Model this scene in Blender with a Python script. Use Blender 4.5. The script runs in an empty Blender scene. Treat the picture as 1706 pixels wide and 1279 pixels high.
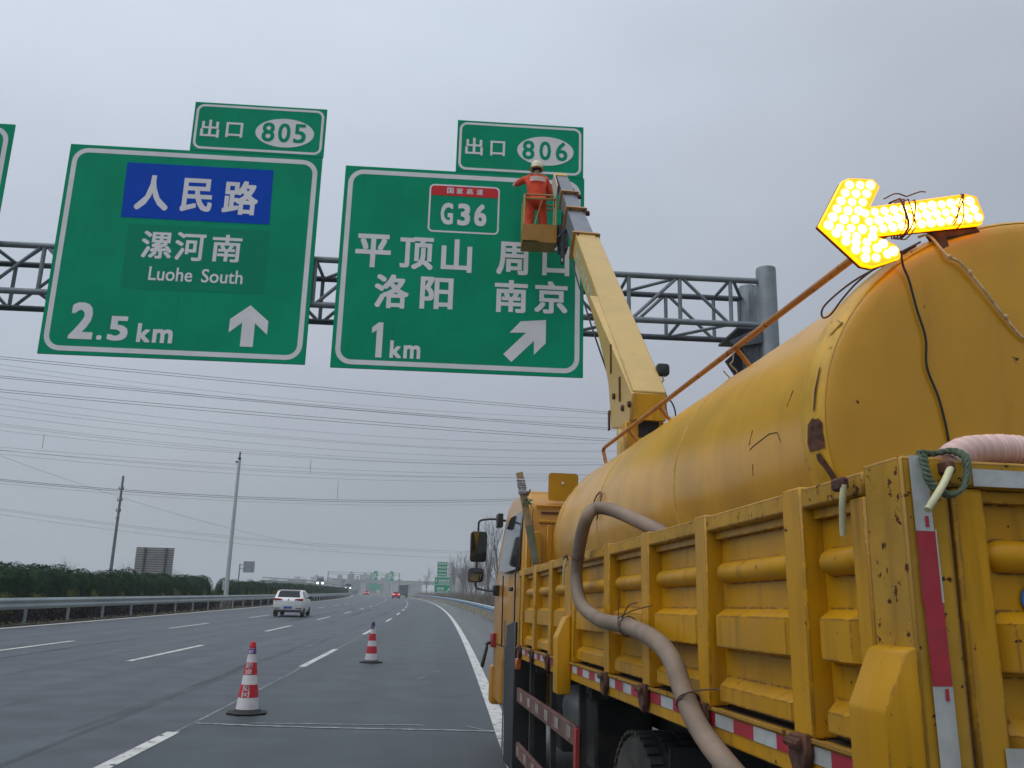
import bpy, bmesh, math, random
from mathutils import Vector, Matrix
C = bpy.context.scene.collection
scene = bpy.context.scene
RAD = math.radians

# ------------------------------------------------------------------ camera
CAM = Vector((0, 0, 1.6325)); F_PX = 1438.73
def aim(yaw, pitch, roll):
    F = Vector((0, math.cos(pitch), math.sin(pitch))); U0 = Vector((0, -math.sin(pitch), math.cos(pitch))); R0 = Vector((1, 0, 0))
    R = R0*math.cos(roll)+U0*math.sin(roll); U = U0*math.cos(roll)-R0*math.sin(roll)
    m = Matrix((R, U, -F)).transposed()
    return (Matrix.Rotation(-yaw, 3, 'Z') @ m)
cd = bpy.data.cameras.new('camera'); cam = bpy.data.objects.new('camera', cd); C.objects.link(cam)
cd.sensor_fit = 'HORIZONTAL'; cd.sensor_width = 36; cd.lens = 36*F_PX/1706; cd.clip_start = .05; cd.clip_end = 20000
mw = aim(.0605, .239166, .027135).to_4x4(); mw.translation = CAM; cam.matrix_world = mw
scene.camera = cam

# ------------------------------------------------------------------ sky, sun, exposure
SUN_EL, SUN_AZ = 60, 250
w = bpy.data.worlds.new('World'); scene.world = w; w.use_nodes = True
nt = w.node_tree; nt.nodes.clear()
def N(t, **k):
    n = nt.nodes.new(t)
    for a, b in k.items(): setattr(n, a, b)
    return n
out = N('ShaderNodeOutputWorld'); bg = N('ShaderNodeBackground'); bg.inputs[1].default_value = .1
sky = N('ShaderNodeTexSky', sky_type='NISHITA', sun_disc=False, sun_elevation=RAD(SUN_EL), sun_rotation=RAD(SUN_AZ), air_density=2.0, dust_density=6.0)
tc = N('ShaderNodeTexCoord'); sep = N('ShaderNodeSeparateXYZ'); nt.links.new(tc.outputs['Generated'], sep.inputs[0])
ramp = N('ShaderNodeValToRGB'); nt.links.new(sep.outputs[2], ramp.inputs[0])
el = ramp.color_ramp.elements
SKY = [(0.0, (.335, .375, .425)), (.10, (.345, .385, .44)), (.24, (.425, .472, .55)), (.40, (.495, .55, .635)), (.62, (.64, .70, .80)), (.82, (.95, 1.0, 1.1)), (1, (1.25, 1.3, 1.4))]
el[0].position, el[0].color = SKY[0][0], (*SKY[0][1], 1); el[1].position, el[1].color = SKY[-1][0], (*SKY[-1][1], 1)
for p, c in SKY[1:-1]:
    e = el.new(p); e.color = (*c, 1)
def mth(op, a, b=None, c=None):
    n = N('ShaderNodeMath', operation=op)
    for i, v in enumerate((a, b, c)):
        if v is None: continue
        if hasattr(v, 'node'): nt.links.new(v, n.inputs[i])
        else: n.inputs[i].default_value = v
    return n.outputs[0]
noi = N('ShaderNodeTexNoise'); noi.inputs['Scale'].default_value = 2.3; noi.inputs['Detail'].default_value = 4; noi.inputs['Roughness'].default_value = .5
mp = N('ShaderNodeMapping'); mp.inputs['Scale'].default_value = (1, 1, 2.2); nt.links.new(tc.outputs['Generated'], mp.inputs[0]); nt.links.new(mp.outputs[0], noi.inputs['Vector'])
side = mth('MULTIPLY_ADD', sep.outputs[0], -.30, 1.01)          # brighter to the left, duller to the right
back = mth('MULTIPLY_ADD', mth('MAXIMUM', mth('MULTIPLY', sep.outputs[1], -1.0), 0.0), .08, 1.0)   # slightly brighter behind the camera
fac = mth('MULTIPLY', mth('MULTIPLY', side, back), mth('MULTIPLY_ADD', noi.outputs['Fac'], .36, .83))
sc_ = N('ShaderNodeVectorMath', operation='SCALE'); nt.links.new(ramp.outputs[0], sc_.inputs[0]); nt.links.new(mth('MULTIPLY', fac, 10.0), sc_.inputs['Scale'])
mx = N('ShaderNodeMix', data_type='RGBA'); mx.inputs[0].default_value = .94
n2 = N('ShaderNodeTexNoise'); n2.inputs['Scale'].default_value = 1.4; n2.inputs['Detail'].default_value = 3; nt.links.new(mp.outputs[0], n2.inputs['Vector'])
tr2 = N('ShaderNodeMapRange'); tr2.inputs[1].default_value = .35; tr2.inputs[2].default_value = .65; nt.links.new(n2.outputs['Fac'], tr2.inputs[0])
tint = N('ShaderNodeMix', data_type='RGBA'); tint.inputs[6].default_value = (.98, 1.015, 1.02, 1); tint.inputs[7].default_value = (1.015, .992, 1.0, 1); nt.links.new(tr2.outputs[0], tint.inputs[0])
tm = N('ShaderNodeVectorMath', operation='MULTIPLY'); nt.links.new(sc_.outputs[0], tm.inputs[0]); nt.links.new(tint.outputs[2], tm.inputs[1])
nt.links.new(sky.outputs[0], mx.inputs[6]); nt.links.new(tm.outputs[0], mx.inputs[7])
nt.links.new(mx.outputs[2], bg.inputs[0]); nt.links.new(bg.outputs[0], out.inputs[0])
sl = bpy.data.lights.new('sun', 'SUN'); sl.energy = .8; sl.angle = RAD(60); sl.color = (1, .97, .92)
so = bpy.data.objects.new('sun', sl); C.objects.link(so)
az = RAD(SUN_AZ); sd = Vector((math.sin(az)*math.cos(RAD(SUN_EL)), math.cos(az)*math.cos(RAD(SUN_EL)), math.sin(RAD(SUN_EL))))
so.rotation_euler = sd.to_track_quat('Z', 'Y').to_euler(); so.location = (0, 0, 60)
scene.view_settings.view_transform = 'Standard'; scene.view_settings.look = 'None'; scene.view_settings.exposure = 0; scene.view_settings.gamma = 1
scene.render.engine = 'CYCLES'
scene.cycles.use_denoising = True
scene.cycles.volume_bounces = 1; scene.cycles.max_bounces = 8

# ------------------------------------------------------------------ helpers
def lin(h):
    h = h.lstrip('#'); v = [int(h[i:i+2], 16)/255 for i in (0, 2, 4)]
    return tuple(x/12.92 if x <= .04045 else ((x+.055)/1.055)**2.4 for x in v)
MATS = {}
def mat(name, col, rough=.5, metal=0., var=.12, scale=6., rust=0., rustscale=14., bump=0., bscale=40., streak=0., spec=.5, emit=None, estr=0., trans=0., rustcol=(.07, .022, .012), dirt=0., coat=0., edge=0.):
    if name in MATS: return MATS[name]
    m = bpy.data.materials.new(name); MATS[name] = m; m.use_nodes = True
    t = m.node_tree; b = t.nodes['Principled BSDF']; L = t.links.new
    def n(ty, **k):
        x = t.nodes.new(ty)
        for a, v in k.items(): setattr(x, a, v)
        return x
    tc = n('ShaderNodeTexCoord'); co = tc.outputs['Object']
    b.inputs['Roughness'].default_value = rough; b.inputs['Metallic'].default_value = metal
    b.inputs['Specular IOR Level'].default_value = spec; b.inputs['Coat Weight'].default_value = coat
    def noise(s, d=4, vec=None, r=.55):
        x = n('ShaderNodeTexNoise'); x.inputs['Scale'].default_value = s; x.inputs['Detail'].default_value = d; x.inputs['Roughness'].default_value = r
        L(vec or co, x.inputs['Vector']); return x.outputs['Fac']
    def ramp(v, p0, p1):
        x = n('ShaderNodeMapRange'); x.interpolation_type = 'SMOOTHSTEP'; x.inputs[1].default_value = p0; x.inputs[2].default_value = p1; L(v, x.inputs[0]); return x.outputs[0]
    def mix(f, a, c):
        x = n('ShaderNodeMix', data_type='RGBA')
        L(f, x.inputs[0])
        for i, v in ((6, a), (7, c)):
            if hasattr(v, 'node'): L(v, x.inputs[i])
            else: x.inputs[i].default_value = (*v, 1)
        return x.outputs[2]
    c0 = tuple(max(0, v*(1-var)) for v in col); c1 = tuple(min(1, v*(1+var)) for v in col)
    colr = mix(ramp(noise(scale), .3, .7), c0, c1)
    if streak:
        mp = n('ShaderNodeMapping'); mp.inputs['Scale'].default_value = (1, 1, .08); L(co, mp.inputs[0])
        f = ramp(noise(18, 3, mp.outputs[0]), .52, .75)
        g = n('ShaderNodeMath', operation='MULTIPLY'); g.inputs[1].default_value = streak; L(f, g.inputs[0])
        colr = mix(g.outputs[0], colr, tuple(v*.45 for v in col))
    if dirt:
        f = ramp(noise(3.1, 6), .45, .7); g = n('ShaderNodeMath', operation='MULTIPLY'); g.inputs[1].default_value = dirt; L(f, g.inputs[0])
        colr = mix(g.outputs[0], colr, (.16, .13, .09))
    if rust:
        f = ramp(noise(rustscale, 6, None, .65), .74-.16*rust, .76-.16*rust)
        colr = mix(f, colr, rustcol)
        rr = n('ShaderNodeMath', operation='MULTIPLY_ADD'); rr.inputs[1].default_value = .9-rough; rr.inputs[2].default_value = rough; L(f, rr.inputs[0]); L(rr.outputs[0], b.inputs['Roughness'])
    if edge:                                            # paint scraped off along bent edges
        bv = n('ShaderNodeBevel'); bv.samples = 3; bv.inputs['Radius'].default_value = .011; ge = n('ShaderNodeNewGeometry')
        dt = n('ShaderNodeVectorMath', operation='DOT_PRODUCT'); L(bv.outputs[0], dt.inputs[0]); L(ge.outputs['Normal'], dt.inputs[1])
        e1 = n('ShaderNodeMapRange'); e1.inputs[1].default_value = .995; e1.inputs[2].default_value = .90; L(dt.outputs['Value'], e1.inputs[0])
        em = n('ShaderNodeMath', operation='MULTIPLY'); L(e1.outputs[0], em.inputs[0]); L(ramp(noise(21, 6, None, .7), .60-.12*edge, .64-.12*edge), em.inputs[1])
        colr = mix(em.outputs[0], colr, (.085, .04, .02))
    L(colr, b.inputs['Base Color'])
    if bump:
        bp = n('ShaderNodeBump'); bp.inputs['Strength'].default_value = bump; bp.inputs['Distance'].default_value = .01
        L(noise(bscale, 3), bp.inputs['Height']); L(bp.outputs[0], b.inputs['Normal'])
    if emit: b.inputs['Emission Color'].default_value = (*emit, 1); b.inputs['Emission Strength'].default_value = estr
    if trans: b.inputs['Transmission Weight'].default_value = trans
    return m

class MB:
    def __init__(s): s.v = []; s.f = []; s.m = []
    def add(s, vs, fs, mi=0):
        o = len(s.v); s.v += [Vector(p) for p in vs]; s.f += [[o+i for i in f] for f in fs]; s.m += [mi]*len(fs); return s
    def bm(s, b, mi=0):
        b.verts.index_update(); s.add([v.co.copy() for v in b.verts], [[v.index for v in f.verts] for f in b.faces], mi); b.free(); return s
    def box(s, x0, x1, y0, y1, z0, z1, bev=0, mi=0, seg=1):
        b = bmesh.new(); bmesh.ops.create_cube(b, size=1)
        for v in b.verts: v.co = Vector((x0+(v.co.x+.5)*(x1-x0), y0+(v.co.y+.5)*(y1-y0), z0+(v.co.z+.5)*(z1-z0)))
        if bev: bmesh.ops.bevel(b, geom=b.edges[:], offset=bev, segments=seg, affect='EDGES', profile=.5)
        return s.bm(b, mi)
    def prism(s, poly, a, d, plane='xz', bev=0, mi=0, seg=1):
        b = bmesh.new(); put = {'xz': lambda u, v, t: (u, t, v), 'yz': lambda u, v, t: (t, u, v), 'xy': lambda u, v, t: (u, v, t)}[plane]
        n = len(poly); A = [b.verts.new(put(u, v, a)) for u, v in poly]; D = [b.verts.new(put(u, v, d)) for u, v in poly]
        b.faces.new(A); b.faces.new(D[::-1])
        for i in range(n): b.faces.new((A[i], D[i], D[(i+1) % n], A[(i+1) % n]))
        bmesh.ops.recalc_face_normals(b, faces=b.faces[:])
        if bev: bmesh.ops.bevel(b, geom=b.edges[:], offset=bev, segments=seg, affect='EDGES', profile=.5)
        return s.bm(b, mi)
    def tube(s, pts, r, n=8, mi=0, caps=True, closed=False):
        P = [Vector(p) for p in pts]; R = r if hasattr(r, '__len__') else [r]*len(P); k = len(P); vs = []; fs = []
        def tan(i):
            if closed: return (P[(i+1) % k]-P[i-1]).normalized()
            return (P[min(i+1, k-1)]-P[max(i-1, 0)]).normalized()
        t0 = tan(0); u = t0.orthogonal().normalized()
        for i in range(k):
            t = tan(i); u = (u-t*u.dot(t)); u = u.normalized() if u.length > 1e-6 else t.orthogonal().normalized(); w_ = t.cross(u)
            for j in range(n):
                a = 2*math.pi*j/n; vs.append(P[i]+(u*math.cos(a)+w_*math.sin(a))*R[i])
        for i in range(k if closed else k-1):
            for j in range(n):
                q = (i+1) % k; fs.append((i*n+j, i*n+(j+1) % n, q*n+(j+1) % n, q*n+j))
        if caps and not closed: fs.append(tuple(range(n))[::-1]); fs.append(tuple((k-1)*n+j for j in range(n)))
        return s.add(vs, fs, mi)
    def bar(s, p, q, r, n=10, mi=0): return s.tube([p, q], r, n, mi)
    def lathe(s, prof, n=24, o=(0, 0, 0), axis='z', mi=0, sx=1, sz=1):
        vs = []; fs = []
        for r, h in prof:
            for j in range(n):
                a = 2*math.pi*j/n; c, d = r*math.cos(a)*sx, r*math.sin(a)*sz
                p = {'z': (c, d, h), 'y': (c, h, d), 'x': (h, c, d)}[axis]
                vs.append((p[0]+o[0], p[1]+o[1], p[2]+o[2]))
        for i in range(len(prof)-1):
            for j in range(n): fs.append((i*n+j, i*n+(j+1) % n, (i+1)*n+(j+1) % n, (i+1)*n+j))
        fs.append(tuple(range(n))[::-1]); fs.append(tuple((len(prof)-1)*n+j for j in range(n)))
        return s.add(vs, fs, mi)
    def xf(s, M, start=0):
        for i in range(start, len(s.v)): s.v[i] = M @ s.v[i]
        return s
    def build(s, name, mats, parent=None, base=(0, 0, 0), smooth=40, data=None):
        me = bpy.data.meshes.new(name); bs = Vector(base)
        me.from_pydata([tuple(v-bs) for v in s.v], [], s.f)
        for m in (mats if isinstance(mats, (list, tuple)) else [mats]): me.materials.append(m)
        me.polygons.foreach_set('material_index', s.m)
        b = bmesh.new(); b.from_mesh(me)
        bmesh.ops.recalc_face_normals(b, faces=b.faces[:]); b.to_mesh(me); b.free()
        if smooth: me.shade_smooth(); me.set_sharp_from_angle(angle=RAD(smooth))
        me.update()
        return link(name, me, parent)
def link(name, me, parent=None):
    o = bpy.data.objects.new(name, me); C.objects.link(o)
    if parent: o.parent = parent
    return o
def tag(o, label, cat, group=None):
    o['label'] = label; o['category'] = cat
    if group: o['group'] = group
    return o
def thing(name, label, cat, loc=(0, 0, 0), rot=None, group=None):
    o = bpy.data.objects.new(name, None); C.objects.link(o); o.location = loc; o.empty_display_size = .3
    if rot: o.rotation_euler = rot
    return tag(o, label, cat, group)
def struct(o, kind='structure'): o['kind'] = kind; return o
def dup(root, loc, rot=None, label=None, scale=None):
    r = root.copy(); C.objects.link(r); r.location = loc
    if rot is not None: r.rotation_euler = rot
    if scale: r.scale = scale
    if label: r['label'] = label
    for ch in list(root.children):
        c = ch.copy(); C.objects.link(c); c.parent = r
        for g in list(ch.children):
            d = g.copy(); C.objects.link(d); d.parent = c
    return r
def spline(pts, n=8):
    P = [Vector(p) for p in pts]; P = [2*P[0]-P[1]]+P+[2*P[-1]-P[-2]]; o = []
    for i in range(1, len(P)-2):
        for k in range(n):
            t = k/n; a, b, c, d = P[i-1:i+3]
            o.append(.5*((2*b)+(c-a)*t+(2*a-5*b+4*c-d)*t*t+(3*b-a-3*c+d)*t**3))
    o.append(P[-2]); return o

# road frame: X right, Y along the road at the camera; the road bends left with radius about 2540 m
K = .000394
def road(off, s, z=0.):
    th = K*s
    return Vector((-(1-math.cos(th))/K+off*math.cos(th), math.sin(th)/K+off*math.sin(th), z))
def srange(a, b):
    o = [a]; s = a
    while s < b: s = min(b, s+max(2, .06*abs(s))); o.append(s)
    return o
def strip(o0, o1, s0, s1, z, name, m, parent=None):
    mb = MB(); S = srange(s0, s1); f = lambda o, s: o(s) if callable(o) else o
    vs = [road(f(o, s), s, z) for s in S for o in (o0, o1)]
    mb.add(vs, [(2*i, 2*i+1, 2*i+3, 2*i+2) for i in range(len(S)-1)])
    return mb.build(name, m, parent, smooth=0)

# ------------------------------------------------------------------ materials
asph = mat('asphalt', (.062, .073, .086), .56, var=.2, scale=1.3, bump=.5, bscale=140, spec=.35)
# long worn lanes and fine grain on the asphalt
def asphalt_detail(m, tint):
    t = m.node_tree; b = t.nodes['Principled BSDF']; L = t.links.new
    src = b.inputs['Base Color'].links[0].from_socket
    tc = t.nodes.new('ShaderNodeTexCoord'); mp = t.nodes.new('ShaderNodeMapping'); mp.inputs['Scale'].default_value = (1.1, .02, 1); L(tc.outputs['Object'], mp.inputs[0])
    n1 = t.nodes.new('ShaderNodeTexNoise'); n1.inputs['Scale'].default_value = 1; n1.inputs['Detail'].default_value = 5; L(mp.outputs[0], n1.inputs['Vector'])
    n2 = t.nodes.new('ShaderNodeTexNoise'); n2.inputs['Scale'].default_value = 90; n2.inputs['Detail'].default_value = 2; L(tc.outputs['Object'], n2.inputs['Vector'])
    a = t.nodes.new('ShaderNodeMath'); a.operation = 'ADD'; L(n1.outputs['Fac'], a.inputs[0]); L(n2.outputs['Fac'], a.inputs[1])
    r = t.nodes.new('ShaderNodeMapRange'); r.inputs[1].default_value = .6; r.inputs[2].default_value = 1.4; r.inputs[3].default_value = .62; r.inputs[4].default_value = 1.36; L(a.outputs[0], r.inputs[0])
    v = t.nodes.new('ShaderNodeVectorMath'); v.operation = 'SCALE'; L(src, v.inputs[0]); L(r.outputs[0], v.inputs['Scale'])
    v2 = t.nodes.new('ShaderNodeVectorMath'); v2.operation = 'MULTIPLY'; L(v.outputs[0], v2.inputs[0]); v2.inputs[1].default_value = tint; L(v2.outputs[0], b.inputs['Base Color'])
asphalt_detail(asph, (1, 1, 1))
asph2 = mat('lane_asphalt', (.047, .059, .067), .52, var=.16, scale=1.1, bump=.5, bscale=140, spec=.35); asphalt_detail(asph2, (1, 1, 1))
shm = mat('shoulder_asphalt', (.095, .108, .110), .65, var=.12, scale=.8, bump=.3, bscale=120); asphalt_detail(shm, (1, 1, 1))
paint = mat('road_paint', (.54, .54, .52), .6, var=.12, scale=3, dirt=.3, rust=.95, rustscale=7, rustcol=(.10, .108, .118))
dust = mat('dusty_seam', (.19, .20, .21), .8, var=.3, scale=5)
grassm = mat('dry_grass', (.085, .085, .045), .95, var=.35, scale=.25, bump=.5, bscale=6)
soilm = mat('median_soil', (.10, .085, .06), .95, var=.3, scale=1.5)
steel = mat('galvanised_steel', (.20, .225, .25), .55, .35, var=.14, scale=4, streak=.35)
steeld = mat('dark_steel', (.075, .085, .105), .5, .3, var=.2, scale=5, streak=.2)
black = mat('black_rubber', (.012, .012, .013), .7, var=.3, scale=10)
blackp = mat('black_plastic', (.015, .016, .018), .35, var=.2, scale=9)
chassis = mat('dirty_chassis', (.014, .014, .014), .7, var=.4, scale=7, dirt=.25)
yel = mat('truck_yellow', (.49, .242, .003), .40, var=.13, scale=2.2, rust=.42, rustscale=30, streak=.55, dirt=.2, bump=.22, bscale=5, spec=.25, edge=1.2)
yelr = mat('rusty_edge_yellow', (.46, .245, .014), .5, var=.18, scale=4, edge=2.3, dirt=.2, rust=.86, rustscale=27, streak=.4, bump=.25, bscale=22, spec=.25)
cabm = mat('cab_orange', (.50, .225, .004), .32, var=.06, scale=3, streak=.12, coat=.2)
tankm = mat('tank_yellow', (.60, .298, .005), .27, var=.13, scale=2.1, rust=.34, rustscale=24, streak=.18, bump=.34, bscale=2.4, spec=.5, dirt=.03)
boomy = mat('boom_cream_yellow', (.53, .35, .095), .42, var=.06, scale=3, rust=.18, rustscale=15, streak=.1)
boomg = mat('boom_grey', (.135, .15, .18), .42, .2, var=.12, scale=5, streak=.3)
flng = mat('collar_ochre', (.42, .22, .06), .5, var=.12, scale=8, rust=.4, rustscale=25)
railm = mat('handrail_orange', (.42, .17, .035), .5, var=.15, scale=8, rust=.9, rustscale=26, rustcol=(.13, .05, .03))
rustm = mat('rusty_iron', (.085, .034, .02), .85, var=.45, scale=22, bump=.4, bscale=60)
tapew = mat('reflective_white', (.44, .46, .45), .38, var=.1, scale=25, dirt=.4)
taper = mat('reflective_red', (.36, .012, .03), .38, var=.1, scale=25, dirt=.12)
glass = mat('dark_glass', (.02, .024, .028), .06, var=.1, spec=.7)
mirr = mat('mirror_glass', (.30, .32, .34), .04, 1., var=.04)
chrome = mat('worn_metal', (.42, .42, .42), .35, .9, var=.15, scale=20)
signg = mat('sign_green', (.0, .29, .150), .6, var=.09, scale=.8, spec=.06, streak=.16, bump=.12, bscale=1.2)
signg2 = mat('sign_green_patch', (.0, .235, .13), .6, var=.05, scale=.9, spec=.08)
signb = mat('sign_blue', (.0, .062, .47), .6, var=.05, scale=1, spec=.08)
signw = mat('sign_white', (.74, .73, .75), .6, var=.05, scale=2, spec=.1)
signr = mat('sign_red', (.58, .012, .016), .4, var=.05, spec=.3)
alu = mat('sign_back_aluminium', (.36, .36, .35), .5, .5, var=.1, scale=3, streak=.3)
galv = mat('guardrail_zinc', (.27, .31, .32), .45, .4, var=.12, scale=.7, streak=.1)

# ------------------------------------------------------------------ ground and road
gm = MB(); G = 9000
gm.add([(-G, -400, -.35), (G, -400, -.35), (G, G, -.35), (-G, G, -.35)], [(0, 1, 2, 3)])
struct(gm.build('ground', grassm, smooth=0))
L3, LW = -3.092, 3.803          # dashed line beside the cones, lane width
EL, ER, OL = L3-2*LW-4.84, L3+LW, -33.
EL = -15.543
def smooth(a, b, x): t = min(1, max(0, (x-a)/(b-a))); return t*t*(3-2*t)
def guard_off(s): return 3.05+1.35*(1-smooth(14, 44, s))
struct(strip(EL-.45, ER-.02, -8, 1500, 0, 'road', asph))
struct(strip(L3-.02, ER-.03, -8, 1500, .004, 'right_lane', asph2))
struct(strip(ER-.02, lambda s: guard_off(s)+.15, -8, 1500, .001, 'shoulder', shm))
struct(strip(lambda s: guard_off(s)+.15, lambda s: guard_off(s)+3.2, -8, 1500, -.06, 'verge', grassm))
struct(strip(EL-3.6, EL-.45, -8, 1500, .03, 'median', soilm))
struct(strip(EL-3.6-15, EL-3.6, -8, 1500, -.01, 'opposite_road', asph))
struct(strip(EL-.13, EL+.13, -8, 1400, .008, 'edge_line', mat('edge_paint', (.68, .67, .58), .6, dirt=.08, scale=2)))
struct(strip(ER-.10, ER+.10, -8, 1400, .009, 'edge_line', paint))
for off, ph in ((L3, 4.77469), (L3-LW, 20.2718-15), (L3-2*LW, 35.8625-30)):
    mb = MB()
    for k in range(-1, 60):
        S = [ph+15*k+j*1.5 for j in range(5)]
        if S[0] < -6: continue
        vs = [road(off+d, s, .008) for s in S for d in (-.075, .075)]
        mb.add(vs, [(2*i, 2*i+1, 2*i+3, 2*i+2) for i in range(4)])
    struct(mb.build('lane_line', paint, smooth=0))
random.seed(3)
mb = MB()                        # dusty construction seams: one along the lane line, one across the lane
def ribbon(mb, pts, wd, z):
    vs = []
    for i, p in enumerate(pts):
        p = Vector(p); d = Vector(pts[min(i+1, len(pts)-1)])-Vector(pts[max(i-1, 0)]); nrm = Vector((-d.y, d.x, 0)).normalized()
        ww = wd*random.uniform(.55, 1.35)/2
        vs += [(p.x+nrm.x*ww, p.y+nrm.y*ww, z), (p.x-nrm.x*ww, p.y-nrm.y*ww, z)]
    mb.add(vs, [(2*i, 2*i+1, 2*i+3, 2*i+2) for i in range(len(pts)-1)])
ribbon(mb, [road(L3+.02+random.uniform(-.012, .012), s) for s in [7+.5*i for i in range(56)]], .035, .006)
struct(mb.build('road_seam', dust, smooth=0))
mb = MB()
ribbon(mb, [(-3.05+.1*i, 11.45-.008*i-.06*math.sin(i*.13)+random.uniform(-.012, .012), 0) for i in range(38)], .06, .0105)
ribbon(mb, [(-2.4+.1*i, 11.52+.004*i+random.uniform(-.01, .01), 0) for i in range(22)], .035, .0115)
ribbon(mb, [(.25+.03*i, 11.6-.055*i+.0022*i*i, 0) for i in range(18)], .025, .0112)
ribbon(mb, [(-.62+.02*i, 17.6+.05*i, 0) for i in range(9)], .05, .0112)
ribbon(mb, [(-.35+.03*i, 19.2+.02*i, 0) for i in range(7)], .06, .0112)
struct(mb.build('dusty_marks', mat('chalky_dust', (.30, .31, .32), .85, var=.35, scale=9), smooth=0))

mb = MB(); random.seed(19)
for off, w_ in ((L3-1.0, .30), (L3-2.85, .30), (L3-LW-1.0, .28), (L3-LW-2.8, .28)):
    for k in range(26):
        s0 = random.uniform(-2, 90); ln = random.uniform(4, 14); o = off+random.uniform(-.18, .18)
        ribbon(mb, [road(o+.05*math.sin(j*.6), s0+ln*j/8) for j in range(9)], w_*random.uniform(.25, .8), .0052+.00008*len(mb.f)/200)
tyrem = mat('tyre_track', (.045, .05, .057), .5, var=.3, scale=3)
t_ = tyrem.node_tree; bs_ = t_.nodes['Principled BSDF']; nz = t_.nodes.new('ShaderNodeTexNoise'); nz.inputs['Scale'].default_value = 1.7; nz.inputs['Detail'].default_value = 6; mr_ = t_.nodes.new('ShaderNodeMapRange'); mr_.inputs[1].default_value = .38; mr_.inputs[2].default_value = .8; mr_.inputs[4].default_value = .36
t_.links.new(nz.outputs['Fac'], mr_.inputs[0]); t_.links.new(mr_.outputs[0], bs_.inputs['Alpha'])
struct(mb.build('tyre_tracks', tyrem, smooth=0))
# ------------------------------------------------------------------ gantry
SY = 16.0
gb = Vector((6.1, 16.8, 0))
ga = thing('sign_gantry', 'grey steel tube truss gantry spanning the motorway and carrying the green direction signs', 'gantry', gb)
ZT, ZB, YF, YB, XL, XR = 7.96, 7.02, 16.22, 17.32, -19.0, 6.0
for y, z in ((YF, ZT), (YB, ZT), (YF, ZB), (YB, ZB)):
    MB().bar((XL, y, z), (XR, y, z), .062, 14).build('chord', steeld if y == YB else steel, ga, gb)  # rear chords in a darker steel than the front ones
def brace(p, q, r=.036): MB().bar(p, q, r, 8).build('brace', steel, ga, gb)
x, up = 5.36, True
while x > -18:
    brace((x, YF, ZB), (x, YF, ZT), .042); x2 = x-1.04
    xb = x-.02
    brace((xb, YB, ZB), (xb, YB, ZT), .04)
    if up: brace((x-.04, YF, ZB), (x2+.04, YF, ZT)); brace((x-.04, YB, ZB), (x2+.04, YB, ZT)); brace((x, YF, ZT), (x, YB, ZT)); brace((x, YF, ZB), (x2, YB, ZB))
    else: brace((x-.04, YF, ZT), (x2+.04, YF, ZB)); brace((x-.04, YB, ZT), (x2+.04, YB, ZB)); brace((x, YF, ZT), (x2, YB, ZT)); brace((x, YF, ZB), (x, YB, ZB))
    x = x2; up = not up
brace((5.42, YF, ZT), (5.95, YB, ZT)); brace((5.9, YB, ZB), (5.9, YB, ZT), .04)
for xc in (6.11, -19.1):
    for y, z in ((YF, 8.24), (YB, 8.24)):
        mb = MB().lathe([(.2, 0), (.2, z-.03), (.19, z), (.0, z+.02)], 28, (xc, y, 0)); mb.lathe([(.36, 0), (.36, .03)], 20, (xc, y, .0)); mb.build('column', steel, ga, gb)
    mb = MB().box(xc-.05, xc+.05, YF+.19, YB-.19, 6.2, 8.05); mb.build('column_web', steel, ga, gb)
mb = MB()                       # dark seat brackets under the truss end
mb.prism([(5.25, 6.62), (5.9, 6.95), (5.92, 6.9), (5.92, 6.62), (5.4, 6.5)], YF-.14, YF-.1, 'xz'); mb.prism([(5.55, 6.55), (5.93, 6.9), (5.93, 5.95)], YF-.02, YF+.02, 'xz')
mb.prism([(5.55, 6.55), (5.93, 6.9), (5.93, 5.95)], YB-.02, YB+.02, 'xz'); mb.box(5.45, 5.93, YF-.1, YB+.1, 6.9, 6.945)
mb.build('seat_bracket', steeld, ga, gb)
mb = MB()
for x in (2.62, 2.72):
    for z in (ZB-.10, ZB+.075): mb.box(x-.02, x+.02, YF-.12, YF+.1, z, z+.03)
mb.box(2.45, 2.85, YF-.11, YF-.06, ZB-.05, ZB+.05); mb.build('clamp', steeld, ga, gb)

# ------------------------------------------------------------------ lettering
GL = {}
def glyph(ch, bold):
    if (ch, bold) in GL: return GL[ch, bold]
    cu = bpy.data.curves.new('lettering', 'FONT'); cu.body = ch; cu.size = 1; cu.fill_mode = 'FRONT'; cu.resolution_u = 3
    o = bpy.data.objects.new('lettering', cu); C.objects.link(o); dg = bpy.context.evaluated_depsgraph_get()
    me = bpy.data.meshes.new_from_object(o.evaluated_get(dg))
    v = [(p.co.x, p.co.y) for p in me.vertices]; f = [tuple(p.vertices) for p in me.polygons]
    bpy.data.objects.remove(o); bpy.data.curves.remove(cu); bpy.data.meshes.remove(me)
    V = []; FF = []
    for k in range(9 if bold else 1):                 # shifted copies make the strokes heavier, each a hair behind the last
        dx, dy = bold*(k % 3-1), bold*(k//3-1)*.85
        FF += [tuple(i+len(V) for i in q) for q in f]; V += [(x+dx, y+dy, k*.00012) for x, y in v]
    x0 = min(p[0] for p in V); x1 = max(p[0] for p in V); y0 = min(p[1] for p in V); y1 = max(p[1] for p in V)
    GL[ch, bold] = ([((a-x0)/(x1-x0), (b-y0)/(y1-y0), c) for a, b, c in V], FF); return GL[ch, bold]
def write(items, y, mat_, parent, base, bold=.024):
    for ch, x0, x1, z0, z1 in items:
        v, f = glyph(ch, bold); MB().add([(x0+a*(x1-x0), y+c, z0+b*(z1-z0)) for a, b, c in v], f).build('lettering', mat_, parent, base, 0)
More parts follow.
